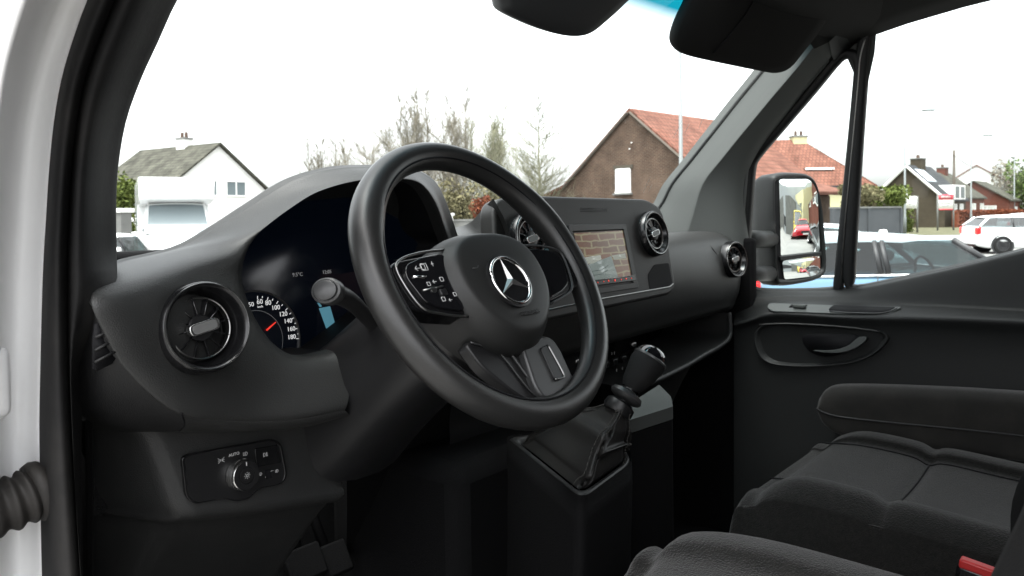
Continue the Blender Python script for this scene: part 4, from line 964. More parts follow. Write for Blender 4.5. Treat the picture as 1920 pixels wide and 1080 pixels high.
# ================================================================== WING MIRROR
MN = V((-.50, -.866, .02)).normalized(); MP = V((2.36, .86, 1.60))
def MA(px, py, h=0): return U(px, py, pl=(MP+MN*h, MN))
mir = thing('wing_mirror', 'large black door mirror with two stacked glasses outside the passenger window', 'mirror', MP+V((0, 0, -.2)))
oo = cr([MA(*p) for p in ((1452, 330), (1470, 325), (1495, 325), (1515, 328), (1530, 342), (1540, 380), (1546, 440), (1549, 500), (1544, 516), (1525, 526), (1490, 533), (1465, 534), (1456, 528), (1452, 480), (1449, 400), (1448, 345))], 4, True)
oc = sum(oo, V())/len(oo)
rings = [(.90, -.006), (.93, .002), (.965, .004), (1.0, -.002), (1.02, -.02), (1.01, -.06), (.92, -.10), (.65, -.125), (.1, -.13)]
sx_ = V((-.866, .5, 0))
vs_ = [oc+(p-oc)*s+MN*h+sx_*(0.012*max(0, -h)/.1) for s, h in rings for p in oo]
shl = mesh('mirror_shell', vs_, grid_faces(len(rings), len(oo), True)+[tuple((len(rings)-1)*len(oo)+j for j in range(len(oo)))], 'mirror_shell', mir)
mesh('shell_back', [oc+(p-oc)*.91+MN*-.008 for p in oo], [tuple(range(len(oo)))], 'cavity', shl, smooth=False)
def convex(name, outl, rad, tilt=V()):
    o = rpoly([MA(*p, -.002) for p in outl], [.012, .012, .018, .010, .008][:len(outl)], 4); c = sum(o, V())/len(o); n = len(o); vs_ = []; S = [1, .8, .6, .4, .2, .02]
    for s in S:
        for p in o:
            dv = (p-c)*s; vs_.append(c+dv-MN*(dv.length_squared/(2*rad))+tilt*dv.length*0+MN*.006)
    ob = mesh(name, vs_, grid_faces(len(S), n, True)+[tuple((len(S)-1)*n+j for j in range(n))], 'mirror_glass', mir)
    return ob
convex('mirror_glass', ((1461, 336), (1516, 336), (1531, 352), (1538.5, 472), (1466, 480)), 1.1)
convex('mirror_glass', ((1467, 489), (1537.5, 479), (1537, 512), (1520, 518), (1471, 524)), .45)
plate('glass_divider', [MA(*p, .004) for p in ((1463, 481), (1541, 472), (1541, 479), (1464, 489))], MN, .01, 'mirror_shell', mir, bevel=.002)
for a, b, r_ in (((1404, 449), (1456, 449), .026), ((1404, 513), (1460, 513), .022)):
    p_, q_ = U(*a, x=2.10), MA(*b, -.05)
    tube('arm', [p_, p_*.6+q_*.4, q_], r_, 'mirror_shell', mir, 14, flat=.8)

# ================================================================== OUTSIDE: GROUND
def uvbox(o):
    me = o.data; uvl = me.uv_layers.new(name='UVMap')
    for p in me.polygons:
        n = p.normal; ua = V((0, 0, 1)).cross(n)
        ua = ua.normalized() if ua.length > 1e-3 else V((1, 0, 0)); va = n.cross(ua)
        for li in p.loop_indices:
            c = me.vertices[me.loops[li].vertex_index].co; uvl.data[li].uv = (c.dot(ua), c.dot(va))
    return o
def sheet(name, pts, z, mat):
    o = mesh(name, [(p[0], p[1], z) for p in pts], [tuple(range(len(pts)))], mat, None, smooth=False); o['kind'] = 'structure'; return o
sheet('ground', [(-600, -600), (900, -600), (900, 900), (-600, 900)], 0, 'asphalt')
fl = V((fw.x, fw.y, 0)).normalized(); rl = V((rt0.x, rt0.y, 0))
def G(r, d): return fl*d+rl*r      # ground point: metres to the right and ahead of the viewpoint
def GP(px, d, z=0): p = fl*d+rl*((px-960)/F*d); return V((p.x, p.y, z))
def zat(px, py, d): return U(px, py, d=d).z
def quad(*rd): return [G(*p) for p in rd]
sheet('road', quad((10, 38), (60, 26), (140, 30), (140, 60), (40, 58), (12, 62)), .006, 'road')
sheet('verge', quad((8, 60), (20, 52), (31, 50), (34, 56), (60, 62), (60, 120), (-40, 140), (-40, 60)), .012, 'grass')

# ================================================================== HOUSES
def house(name, label, px, py, d, rot, L, hw, eave, wall, roof, hr=None, wins=(), side=(), chim=(), over=.25, hip=0.0, group=None, kick=0.0, extra=None):
    """gabled house; the near gable's apex is sighted at (px,py) from d metres; local y runs along the ridge"""
    ap = GP(px, d); H = zat(px, py, d)
    h = thing(name, label, 'house', (ap.x, ap.y, 0), -PSI+rot, group)
    kw = dict(parent=h, local=True)
    vs_ = [(-hw, 0, 0), (hw, 0, 0), (hw, 0, eave), (0, 0, H), (-hw, 0, eave), (-hw, L, 0), (hw, L, 0), (hw, L, eave), (0, L-hip, H), (-hw, L, eave)]
    uvbox(mesh('wall', vs_, [(0, 1, 2, 3, 4), (9, 8, 7, 6, 5), (1, 6, 7, 2), (0, 4, 9, 5)], wall, smooth=False, **kw))
    sl = (H-eave)/hw; th = .14
    rf = None
    for s in (-1, 1):
        e = (s*(hw+over+kick), eave-over*sl*(1 if kick == 0 else .2)+.02)
        pts = [V((0, -over, H+.03)), V((0, L-hip+(over if hip == 0 else 0), H+.03)), V((e[0], L+over, e[1])), V((e[0], -over, e[1]))]
        if kick: pts = [pts[0], pts[1], V((s*hw*.86, L+over, eave+(H-eave)*.14+.02)), V((e[0], L+over, e[1])), V((e[0], -over, e[1])), V((s*hw*.86, -over, eave+(H-eave)*.14+.02))]
        n = len(pts)
        if kick:
            v2 = pts+[p+V((0, 0, th)) for p in pts]
            fs = [(0, 1, 2, 5), (5, 2, 3, 4), (6, 11, 8, 7), (11, 10, 9, 8)]+[(i, (i+1) % 6, 6+(i+1) % 6, 6+i) for i in range(6)]
        else:
            v2 = pts+[p+V((0, 0, th)) for p in pts]; fs = [(0, 1, 2, 3), (7, 6, 5, 4)]+[(i, (i+1) % 4, 4+(i+1) % 4, 4+i) for i in range(4)]
        rf = uvbox(mesh('roof', v2, fs, roof, smooth=False, **kw))
    if hip:
        pts = [V((0, L-hip, H+.05)), V((-hw-over, L+over, eave-over*sl*.5)), V((hw+over, L+over, eave-over*sl*.5))]
        uvbox(mesh('roof', pts+[p+V((0, .02, th)) for p in pts], [(0, 1, 2), (5, 4, 3), (0, 3, 4, 1), (1, 4, 5, 2), (2, 5, 3, 0)], roof, smooth=False, **kw))
    for x, z, w, hh, kind in wins:
        wf = boxes('window', [((x, -.03, z+hh/2), (w, .08, .07)), ((x, -.03, z-hh/2), (w+.1, .14, .07)), ((x-w/2, -.03, z), (.07, .08, hh)), ((x+w/2, -.03, z), (.07, .08, hh))]+([((x, -.03, z), (.07, .07, hh))] if w > .9 else []), 'frame_white', **kw)
        box('pane', (x, -.008, z), (w-.02, .02, hh-.02), kind, wf, smooth=False, auto=None)
    for y, z, w, hh, kind, s in side:
        wf = boxes('window', [((s*(hw+.03), y, z+hh/2), (.08, w, .07)), ((s*(hw+.03), y, z-hh/2), (.14, w+.1, .07)), ((s*(hw+.03), y-w/2, z), (.08, .07, hh)), ((s*(hw+.03), y+w/2, z), (.08, .07, hh))], 'frame_white', **kw)
        box('pane', (s*(hw+.008), y, z), (.02, w-.02, hh-.02), kind, wf, smooth=False, auto=None)
    for y, w, hh, mat_ in chim:
        c_ = uvbox(box('chimney', (0, y, H+hh/2-.3), (w, w*1.3, hh+.6), mat_, smooth=False, auto=None, **kw))
        box('chimney_cap', (0, y, H+hh+.04), (w*1.15, w*1.45, .1), 'concrete', c_, smooth=False, auto=None)
        for q in (-.2, .2): lathe('chimney_pot', [(.1, 0), (.09, .35)], 'brick_red', c_, xf=Matrix.Translation((0, y+q, H+hh+.08)), n=10)
    if extra: extra(h, H, kw)
    return h
# white house, left
house('white_house', 'white rendered house with mossy grey roof behind the white camper', 413, 273, 45, R(57), 7.6, 3.9, 3.0, 'white_render', 'tile_grey',
      wins=((-.85, 3.5, 1.35, .85, 'wind_pane'), (1.15, 3.5, 1.35, .85, 'wind_pane')), chim=((3.2, .6, .55, 'white_render'),))
house('grey_roof_shed', 'low building with dark slate roof at the far left behind the hedge', 236, 331, 60, R(70), 10, 4, 2.6, 'concrete', 'tile_slate')
# brown brick gable house, centre right
def dormer(h, H, kw):
    boxes('lintel', [((-.35, -.02, 3.62), (1.0, .06, .16))], 'brick_dark', **kw); boxes('sill', [((-.35, -.07, 2.50), (.95, .18, .07))], 'concrete', **kw)
    for q in ((.1, 4.6), (.0, 4.35)): box('wall_tie', (q[0], -.03, q[1]), (.045, .05, .045), 'frame_white', auto=None, smooth=False, **kw)
    for s in (-1, 1): tube('verge_board', [V((s*.05, -.10, H-.02)), V((s*3.7, -.10, H-(H-2.35)*3.7/4.3+.0))], .06, 'wood_pole', n=4, smooth=False, **kw)
    boxes('downpipe', [((3.4, -.06, 1.6), (.09, .09, 3.2))], 'concrete', **kw)
house('brick_house', 'brown brick gable house with orange tile roof seen over the centre screen', 1183, 211, 32, R(-46), 9.2, 4.3, 2.35, 'brick_brown', 'tile_red', kick=.9, over=.06,
      wins=((-.35, 3.05, .70, .95, 'blind'),), chim=((8.2, .75, .55, 'brick_dark'),), extra=dormer)
# house behind the wing mirror
def eaves(h, H, kw):
    box('gutter', (3.98, 3.6, 3.3), (.12, 7.6, .12), 'car_trim', smooth=False, auto=None, **kw)
    rf = mesh('dormer', [(2.6, 3.4, 3.6), (2.6, 5.2, 3.6), (2.6, 5.2, 4.5), (2.6, 3.4, 4.5), (1.2, 3.4, 4.5), (1.2, 5.2, 4.5), (2.75, 3.3, 4.5), (2.75, 5.3, 4.5), (2.75, 5.3, 4.62), (2.75, 3.3, 4.62), (1.0, 3.3, 4.75), (1.0, 5.3, 4.75)], [(0, 1, 2, 3), (0, 3, 4), (1, 5, 2), (6, 7, 8, 9), (9, 8, 11, 10)], 'frame_white', smooth=False, **kw)
house('cream_house', 'cream rendered house with red tiled roof behind the door mirror', 1395, 268, 55, R(-88), 7.3, 3.7, 3.35, 'cream_render', 'tile_red', hip=3.2, over=.3, side=((5.75, 2.1, .38, 1.3, 'pane', 1), (6.35, 2.1, .38, 1.3, 'pane', 1), (3.0, 1.9, .9, 1.2, 'pane', 1)), chim=((3.95, .75, .35, 'cream_render'),), extra=eaves)
house('olive_roof_house', 'low house with dark mossy roof peeping out right of the cream house', 1498, 288, 75, R(-85), 4.9, 4.2, 3.2, 'cream_render', 'tile_grey', hip=3)
# row of houses on the right
def solar(h, H, kw):
    hw, eave = 3.3, 2.7; sl = (H-eave)/hw
    def rp(t, y, o=.22): return V((t*hw, y, H-(H-eave)*t+o))
    mesh('solar_panel', [rp(.14, .6), rp(.14, 3.0), rp(.52, 3.0), rp(.52, .6)]+[rp(.14, .6, .15), rp(.14, 3.0, .15), rp(.52, 3.0, .15), rp(.52, .6, .15)], [(0, 1, 2, 3), (0, 4, 5, 1), (1, 5, 6, 2), (2, 6, 7, 3), (3, 7, 4, 0)], 'solar', smooth=False, **kw)
    for s in (-1, 1):
        tube('bargeboard', [V((0, -.32, H+.02)), V((s*(hw+.3), -.32, eave-.2))], .13, 'frame_white', n=4, smooth=False, **kw)
    b_ = box('dormer', (2.8, 3.9, 3.3), (1.4, 3.4, 1.5), 'frame_white', smooth=False, auto=None, **kw)
    for q in (3.1, 4.7): box('pane', (3.52, q, 3.35), (.03, 1.1, 1.1), 'pane', b_, smooth=False, auto=None)
house('gable_house', 'dark brick gable house with white bargeboards and a solar panel on its roof', 1701, 312, 75, R(-46), 6.5, 3.3, 2.7, 'brick_dark', 'tile_slate', wins=((-.7, 2.9, 1.5, 1.6, 'pane_curtain'),), side=((3.0, 1.2, 1.0, 2.0, 'pane_curtain', 1), (5.0, 1.2, 1.0, 2.0, 'pane_curtain', 1)), chim=((3.0, 1.0, .8, 'brick_dark'),), extra=solar)
house('red_brick_house', 'red brick house with grey roof behind the red and white billboard', 1742, 325, 86, R(-46), 7, 3.6, 3.0, 'brick_red', 'tile_grey', wins=((1.6, 2.6, 1.3, 1.3, 'pane_curtain'),), side=((3, 1.7, 1.2, 1.2, 'pane_curtain', 1), (6, 1.7, 1.2, 1.2, 'pane_curtain', 1)), chim=((4.5, .9, .7, 'brick_red'),))
def garage(h, H, kw):
    box('garage_door', (-1.0, -.03, 1.0), (2.2, .06, 1.9), 'frame_white', smooth=False, auto=None, **kw)
house('low_brick_house', 'low red brick house with garage door beyond the trimmed hedge', 1826, 341, 92, R(-42), 7, 3.6, 2.7, 'brick_red', 'tile_grey', wins=((1.4, 1.5, 1.8, 1.1, 'pane_curtain'),), side=((4, 1.3, 1.4, 1.2, 'pane_curtain', 1),), extra=garage)
house('tall_white_house', 'tall white house with red roof edge at the far right', 1831, 311, 112, R(-30), 9, 4.6, 4.9, 'white_render', 'tile_red', wins=((3.4, 3.6, 1.2, 2.4, 'pane_curtain'),))

# ================================================================== WALLS, HEDGES, SIGNS, LAMPS
def wall(name, label, a, b, h, th, mat, cat='wall'):
    a, b = V((a.x, a.y, 0)), V((b.x, b.y, 0)); dv = (b-a); L = dv.length; ang = math.atan2(dv.y, dv.x)
    w = thing(name, label, cat, (a+b)/2, ang)
    uvbox(box('wall_face', (0, 0, h/2), (L, th, h), mat, w, smooth=False, auto=None, local=True))
    box('coping', (0, 0, h+.03), (L+.04, th+.06, .06), 'concrete', w, smooth=False, auto=None, local=True)
    k = max(2, int(L/2.5))
    for i in range(k+1): box('pier', (-L/2+L*i/k, -th*.5-.02, h/2), (.14, .06, h), mat, w, smooth=False, auto=None, local=True)
    return w
wall('grey_wall', 'long dark grey panel wall at the right behind the parked blue car', GP(1560, 27), GP(1686, 29), 1.75, .15, 'grey_wall')
wall('garden_wall', 'weathered grey garden wall seen through the steering wheel', GP(842, 27), GP(1075, 25), 1.50, .15, 'concrete')
def leafy(name, label, c, rad, n, size, mat, cat='bush', stem=True):
    c = V(c); t_ = thing(name, label, cat, (c.x, c.y, 0)); vs_ = []; fs = []
    rnd = random.Random(hash(label) % 1000 if False else len(label)*7+n)
    lumps = [(V((rnd.uniform(-1, 1), rnd.uniform(-1, 1), rnd.uniform(-1, 1))), rnd.uniform(.35, .6)) for _ in range(14)]
    for i in range(n):
        l, lr = rnd.choice(lumps); l = l*(.62 if l.length > 1e-6 else 1)
        d_ = V((rnd.gauss(0, 1), rnd.gauss(0, 1), rnd.gauss(0, 1))).normalized()*lr*rnd.uniform(.55, 1)
        p = l+d_; p = V((p.x*rad[0], p.y*rad[1], c.z+p.z*rad[2]))
        if p.z < .05: p.z = .05+rnd.random()*.2
        a = V((rnd.gauss(0, 1), rnd.gauss(0, 1), rnd.gauss(0, 1))).normalized()*size*rnd.uniform(.6, 1.3); b = V((rnd.gauss(0, 1), rnd.gauss(0, 1), rnd.gauss(0, 1))).cross(a).normalized()*size*.5
        k = len(vs_); vs_ += [p-a, p+b, p+a, p-b]; fs.append((k, k+1, k+2, k+3))
    mesh('foliage', vs_, fs, mat, t_, smooth=False, local=True)
    for q in range(5):
        tube('stem', [V((0, 0, 0)), V((rnd.uniform(-.3, .3)*rad[0], rnd.uniform(-.3, .3)*rad[1], c.z*.7)), V((rnd.uniform(-.6, .6)*rad[0], rnd.uniform(-.6, .6)*rad[1], c.z+rad[2]*.4))], [.05, .03, .01], 'bark', t_, 5, local=True)
    return t_
leafy('conifer_bush', 'yellow green conifer bush at the far left beside the camper', GP(228, 30, 1.9), (1.0, 1.0, 1.5), 3500, .10, 'leaf_yellow')
leafy('red_bush', 'rusty red round bush above the garden wall inside the wheel', GP(906, 32, 1.75), (.45, .45, .8), 1500, .07, 'leaf_red')
leafy('shrub', 'olive shrub behind the garden wall left of the red bush', GP(860, 38, 1.7), (1.7, 1.2, 1.6), 3000, .11, 'leaf_olive')
leafy('shrub', 'pale olive shrub behind the garden wall right of the red bush', GP(955, 40, 1.7), (1.8, 1.2, 1.6), 3000, .11, 'leaf_olive')
leafy('shrub', 'low olive shrub over the dark grey wall, left end', GP(1615, 31, 2.15), (1.1, .8, .6), 1800, .09, 'leaf_olive')
leafy('shrub', 'low yellow shrub over the dark grey wall, right end', GP(1665, 32, 2.15), (1.0, .8, .6), 1800, .09, 'leaf_yellow')
leafy('verge_shrub', 'yellow green shrub left of the white billboard', GP(1692, 58, 1.5), (.9, .9, 1.8), 1500, .11, 'leaf_yellow')
leafy('far_tree', 'dark green tree at the right edge behind the last lamp post', GP(1925, 95, 4.0), (2.6, 2.6, 3.6), 2500, .25, 'leaf_green', 'tree')
leafy('bare_bush', 'grey brown bush between the white house and last lamp post', GP(1888, 110, 4.0), (3.0, 2, 4.5), 1800, .22, 'bark', 'bush')
# trimmed beech hedge
hd = thing('beech_hedge', 'trimmed rust brown beech hedge along the road', 'hedge', GP(1850, 78), -PSI)
a_, b_ = GP(1792, 72), GP(1912, 80); dv = b_-a_; vs_ = []; fs = []; rnd = random.Random(5); nrm_ = V((-dv.y, dv.x, 0)).normalized()
for i in range(6000):
    f_ = rnd.choice((0, 1, 1, 2)); t_ = rnd.random()
    p = a_+dv*t_+nrm_*(rnd.uniform(-.4, .4) if f_ == 2 else (-.4 if nrm_.dot(fl) > 0 else .4))+V((0, 0, rnd.uniform(.05, 1.5) if f_ < 2 else 1.5))
    p += V((rnd.gauss(0, .05), rnd.gauss(0, .05), rnd.gauss(0, .05)))
    u = V((rnd.gauss(0, 1), rnd.gauss(0, 1), rnd.gauss(0, 1))).normalized()*.11; w_ = V((rnd.gauss(0, 1), rnd.gauss(0, 1), rnd.gauss(0, 1))).cross(u).normalized()*.07
    k = len(vs_); vs_ += [p-u, p+w_, p+u, p-w_]; fs.append((k, k+1, k+2, k+3))
hd.rotation_euler = (0, 0, 0)
mesh('foliage', vs_, fs, 'leaf_red', hd, smooth=False)
plate('hedge_core', [a_-nrm_*.33, b_-nrm_*.33, b_+nrm_*.33, a_+nrm_*.33], (0, 0, -1), 1.42, 'leaf_red', hd, auto=None, smooth=False)
# street lamps
def lamp_post(px, d, h, arm, label, az=0.0):
    p = GP(px, d); t_ = thing('street_lamp', label, 'street lamp', p, -PSI+az, 'street lamps along the road')
    tube('post', [V((0, 0, 0)), V((0, 0, 1.2)), V((0, 0, 1.25)), V((0, 0, h*.9))], [.11, .10, .075, .05], 'lamp_metal', t_, 10, local=True)
    tube('arm', cr([V((0, 0, h*.88)), V((.05, 0, h*.95)), V((arm*.4, 0, h*.99)), V((arm, 0, h))], 5), .035, 'lamp_metal', t_, 8, local=True)
    hd_ = box('lamp_head', (arm+.35, 0, h+.01), (.85, .26, .13), 'lamp_metal', t_, bevel=.05, local=True)
    box('lens', (arm+.38, 0, h-.065), (.6, .2, .03), 'headlight', hd_, auto=None)
lamp_post(1278, 26, 8.0, 1.2, 'street lamp standing in front of the brown brick house')
lamp_post(1697, 54, 8.6, 1.3, 'street lamp in front of the dark gable house')
lamp_post(1821, 72, 8.5, 1.2, 'street lamp in front of the low red brick house')
lamp_post(1902, 92, 8.4, 1.4, 'farthest street lamp at the right edge')
up_ = thing('utility_pole', 'dark wooden utility pole beside the red and white billboard', 'utility pole', GP(1789, 80))
zt = zat(1787, 282, 80); pb_ = GP(1789, 80)
tube('pole', [pb_, pb_+V((0, 0, zt*.5)), V((pb_.x, pb_.y, zt))], [.16, .14, .11], 'wood_pole', up_, 8)
box('cross_arm', (0, 0, 0), (.8, .1, .1), 'wood_pole', up_, xf=Matrix.Translation((pb_.x, pb_.y, zt-.5)), auto=None)
tube('wire', cr([V((pb_.x, pb_.y, zt-.5)), (V((pb_.x, pb_.y, zt-.5))+GP(1835, 100, 7))/2+V((0, 0, -.3)), GP(1835, 100, 7)], 6), .025, 'wood_pole', up_, 5)
def board(name, label, px0, px1, py0, py1, d, parts):
    c = GP((px0+px1)/2, d); t_ = thing(name, label, 'sign', c, -PSI)
    w = (px1-px0)/F*d; z0, z1 = zat(px0, py1, d), zat(px0, py0, d)
    bd = box('panel', (0, 0, (z0+z1)/2), (w, .06, z1-z0), 'sign_white', t_, auto=None, local=True)
    for s in (-1, 1): box('post', (s*(w/2+.06), .02, z1/2), (.1, .1, z1), 'concrete', t_, auto=None, local=True)
    for (u0, u1, v0, v1, mt_) in parts: box('print', ((u0+u1)/2*w-w/2, -.036, z0+(v0+v1)/2*(z1-z0)), ((u1-u0)*w, .008, (v1-v0)*(z1-z0)), mt_, bd, auto=None)
    return t_
board('billboard', 'cream white billboard with grey lettering in front of the gable house', 1699, 1719, 368, 391, 57, ((.15, .5, .7, .78, 'print_grey'), (.2, .8, .35, .43, 'print_grey'), (.25, .8, .2, .27, 'print_grey')))
board('billboard', 'red and white billboard in front of the red brick house', 1760, 1787, 365, 394, 62, ((.0, 1, .66, 1, 'sign_red'), (.15, .85, .76, .9, 'sign_white'), (.15, .8, .42, .5, 'print_grey'), (.2, .7, .25, .32, 'print_grey'), (0, 1, 0, .06, 'sign_red')))
for px, d_, h_, lb in ((1656, 26.5, 1.0, 'pale concrete post in front of the dark grey wall'), (1636, 26.5, .45, 'short white post in front of the dark grey wall')):
    p = GP(px, d_); o_ = lathe('bollard', [(.16, 0), (.15, h_*.9), (.11, h_), (0, h_+.01)], 'sign_white', None, xf=Matrix.Translation(p), n=14); tag(o_, lb, 'bollard')
p = GP(836, 26.5); gp = thing('gate_pillar', 'white square gate pillar at the left end of the garden wall', 'pillar', p)
box('shaft', (0, 0, .85), (.36, .36, 1.7), 'white_render', gp, bevel=.01, local=True); box('cap', (0, 0, 1.73), (.44, .44, .08), 'white_render', gp, bevel=.01, local=True)
p = GP(228, 22); gp = thing('gate_pillar', 'grey white square gate pillar at the far left by the camper', 'pillar', p, R(20))
box('shaft', (0, 0, .95), (.38, .38, 1.9), 'concrete', gp, bevel=.01, local=True); box('cap', (0, 0, 1.96), (.5, .5, .12), 'white_render', gp, bevel=.01, local=True)
fn = thing('railing', 'white metal railing fence left of the camper', 'fence', GP(245, 27))
a_, b_ = GP(236, 27), GP(275, 27)
for z_ in (.5, 1.25): tube('rail', [a_+V((0, 0, z_)), b_+V((0, 0, z_))], .025, 'frame_white', fn, 6)
for k in range(8): q = a_.lerp(b_, k/7); tube('bar', [q, q+V((0, 0, 1.3))], .014, 'frame_white', fn, 6)

# ================================================================== BARE TREES
def bare_tree(px, d, pyt, label, seed, style='poplar', mat='bark', group='bare trees beyond the wall', lean=0):
    rnd = random.Random(seed); base = GP(px, d); H = zat(px, pyt, d)
    t_ = thing('bare_tree', label, 'tree', base, rnd.uniform(0, 6), group)
    segs_t, segs_b = [], []
    def seg(lst, p, q, r0, r1): lst.append((p, q, r0, r1))
    def grow(p, dirv, length, r, lvl, lst, droop=0.0):
        n = 4 if lvl < 2 else 3; q = p; dv = dirv.normalized()
        for i in range(n):
            dv = (dv+V((rnd.gauss(0, .05), rnd.gauss(0, .05), (.10 if style == 'poplar' else .03)+rnd.gauss(0, .03)-droop))).normalized()
            q2 = q+dv*(length/n); seg(lst, q, q2, r*(1-.8*i/n), r*(1-.8*(i+1)/n))
            if lvl < 3:
                for _ in range((3, 2, 1)[lvl-1] if lvl else 2):
                    a = rnd.uniform(0, 2*math.pi); nd = (dv+V((math.cos(a), math.sin(a), rnd.uniform(-.2, .4)))*rnd.uniform(.45, .85)).normalized()
                    grow(q.lerp(q2, rnd.random()), nd, length*rnd.uniform(.30, .52)*(1-.3*i/n), max(.0075, r*(1-.8*i/n)*.5), lvl+1, segs_b)
            q = q2
    if style == 'poplar':
        for k in range(rnd.choice((3, 4))):
            a = rnd.uniform(0, 6.28); hh = H*rnd.uniform(.82, 1.06); lean_ = rnd.uniform(.05, .17); n = 14; p = V((0, 0, 0))
            for i in range(n):
                t = (i+1)/n; q = V((math.cos(a)*lean_*hh*t**.8+rnd.gauss(0, .05), math.sin(a)*lean_*hh*t**.8+rnd.gauss(0, .05), hh*t))
                r0 = hh*.0125; seg(segs_t, p, q, r0*(1-.93*i/n), r0*(1-.93*t))
                if i > 2:
                    for _ in range(3):
                        b_ = rnd.uniform(0, 6.28); ln = H*(.30*(1-t)+.06)*rnd.uniform(.6, 1.25)
                        grow(p.lerp(q, rnd.random()), V((math.cos(b_)*.8, math.sin(b_)*.8, 1.0)), ln, max(.013, r0*(1-.93*t)*.45), 1, segs_b)
                p = q
    elif style == 'spread':
        n = 8; p = V((0, 0, 0))
        for i in range(n):
            t = (i+1)/n; q = V((rnd.gauss(0, .06), rnd.gauss(0, .06), H*.8*t)); r0 = H*.013; seg(segs_t, p, q, r0*(1-.9*i/n), r0*(1-.9*t))
            if i > 0:
                for _ in range(6):
                    b_ = rnd.uniform(0, 6.28); grow(p.lerp(q, rnd.random()), V((math.cos(b_), math.sin(b_), rnd.uniform(.6, 1.6))), H*.48*(1-.45*t)*rnd.uniform(.7, 1.15), max(.020, r0*(1-.9*t)*.5), 1, segs_b)
            p = q
    else:   # single leader, long side branches that sweep up
        n = 18; p = V((0, 0, 0))
        for i in range(n):
            t = (i+1)/n; q = V((rnd.gauss(0, .02), rnd.gauss(0, .02), H*t)); seg(segs_t, p, q, H*.0125*(1-.95*i/n), H*.0125*(1-.95*t))
            if i > 1:
                for _ in range(6 if t < .6 else 3):
                    b_ = rnd.uniform(0, 6.28); grow(p.lerp(q, rnd.random()), V((math.cos(b_), math.sin(b_), rnd.uniform(.2, 1.2))), H*.36*(1-t)**.8*rnd.uniform(.5, 1.25)+.2, max(.015, H*.005*(1-t)), 1, segs_b)
            p = q
    for nm, lst, ns in (('trunk', segs_t, 7), ('crown', segs_b, 3)):
        vs_, fs = [], []
        for p, q, r0, r1 in lst:
            t = (q-p).normalized(); a = t.cross(V((.3, .9, .2))).normalized(); b = t.cross(a); k = len(vs_)
            for pp, rr in ((p, r0), (q, r1)):
                for j in range(ns):
                    an = 2*math.pi*j/ns; vs_.append(pp+a*(math.cos(an)*rr)+b*(math.sin(an)*rr))
            fs += [(k+j, k+(j+1) % ns, k+ns+(j+1) % ns, k+ns+j) for j in range(ns)]
        me = bpy.data.meshes.new(nm); me.from_pydata([tuple(v) for v in vs_], [], fs); me.update(); link(nm, me, mat, t_, local=True)
for px, d, pyt, lb, sd_, stl, mt_ in (
    (598, 62, 250, 'small far bare tree left of the steering wheel top', 1, 'poplar', 'bark'),
    (640, 60, 258, 'low bare tree just right of the small far one', 2, 'poplar', 'bark'),
    (690, 52, 255, 'bushy bare tree behind the top left of the steering wheel', 3, 'spread', 'bark'),
    (735, 50, 212, 'spreading bare tree left of the tallest one', 21, 'spread', 'bark'),
    (832, 52, 190, 'spreading bare tree between the two tall upright ones', 22, 'spread', 'bark'),
    (885, 54, 195, 'spreading bare tree above the steering wheel top right', 23, 'spread', 'bark_green'),
    (770, 46, 152, 'tallest bare tree with upright branches above the wheel', 4, 'poplar', 'bark'),
    (800, 47, 165, 'tall bare tree just right of the tallest one', 15, 'poplar', 'bark'),
    (862, 48, 178, 'upright bare tree second from the tallest', 6, 'poplar', 'bark'),
    (912, 50, 205, 'slim bare tree above the right of the wheel rim', 7, 'poplar', 'bark_green'),
    (940, 52, 215, 'thin bare tree between the slim tree and the green one', 8, 'poplar', 'bark_green'),
    (1012, 34, 178, 'single leader bare tree with greenish bark left of the brick house', 9, 'leader', 'bark_green'),
    (1500, 75, 252, 'far bare tree above the cream house chimney', 10, 'spread', 'bark')):
    bare_tree(px, d, pyt, lb, sd_, stl, mt_)

# ================================================================== VEHICLES
def wheel(parent, c, r, w, s, rimmat, spokes=10):
    xf = Matrix.Translation(c) @ Matrix.Rotation(R(90)*s, 4, 'Y')
    ty = lathe('wheel', [(r*.62, -w/2), (r*.92, -w/2), (r, -w*.35), (r, w*.35), (r*.93, w/2), (r*.68, w/2), (r*.64, w*.40)], 'tyre', parent, xf=xf, n=28, local=True, cap=False)
    lathe('wheel_arch', [(0, w*.35), (r*1.17, w*.35), (r*1.19, w*.30)], 'car_trim', parent, xf=xf, n=28, local=True, cap=False)
    rm = lathe('rim', [(r*.66, w*.45), (r*.60, w*.30), (r*.55, w*.08), (0, w*.06)], 'car_trim', ty, xf=xf, n=28, cap=False)
    for k in range(spokes):
        box('rim_spoke', (r*.33, 0, w*.30), (r*.60, r*.10, .02), rimmat, rm, xf=xf @ Matrix.Rotation(2*math.pi*k/spokes, 4, 'Z'), auto=None, smooth=False)
    lathe('rim_edge', [(r*.68, w*.47), (r*.62, w*.50), (r*.60, w*.40)], rimmat, rm, xf=xf, n=28, cap=False)
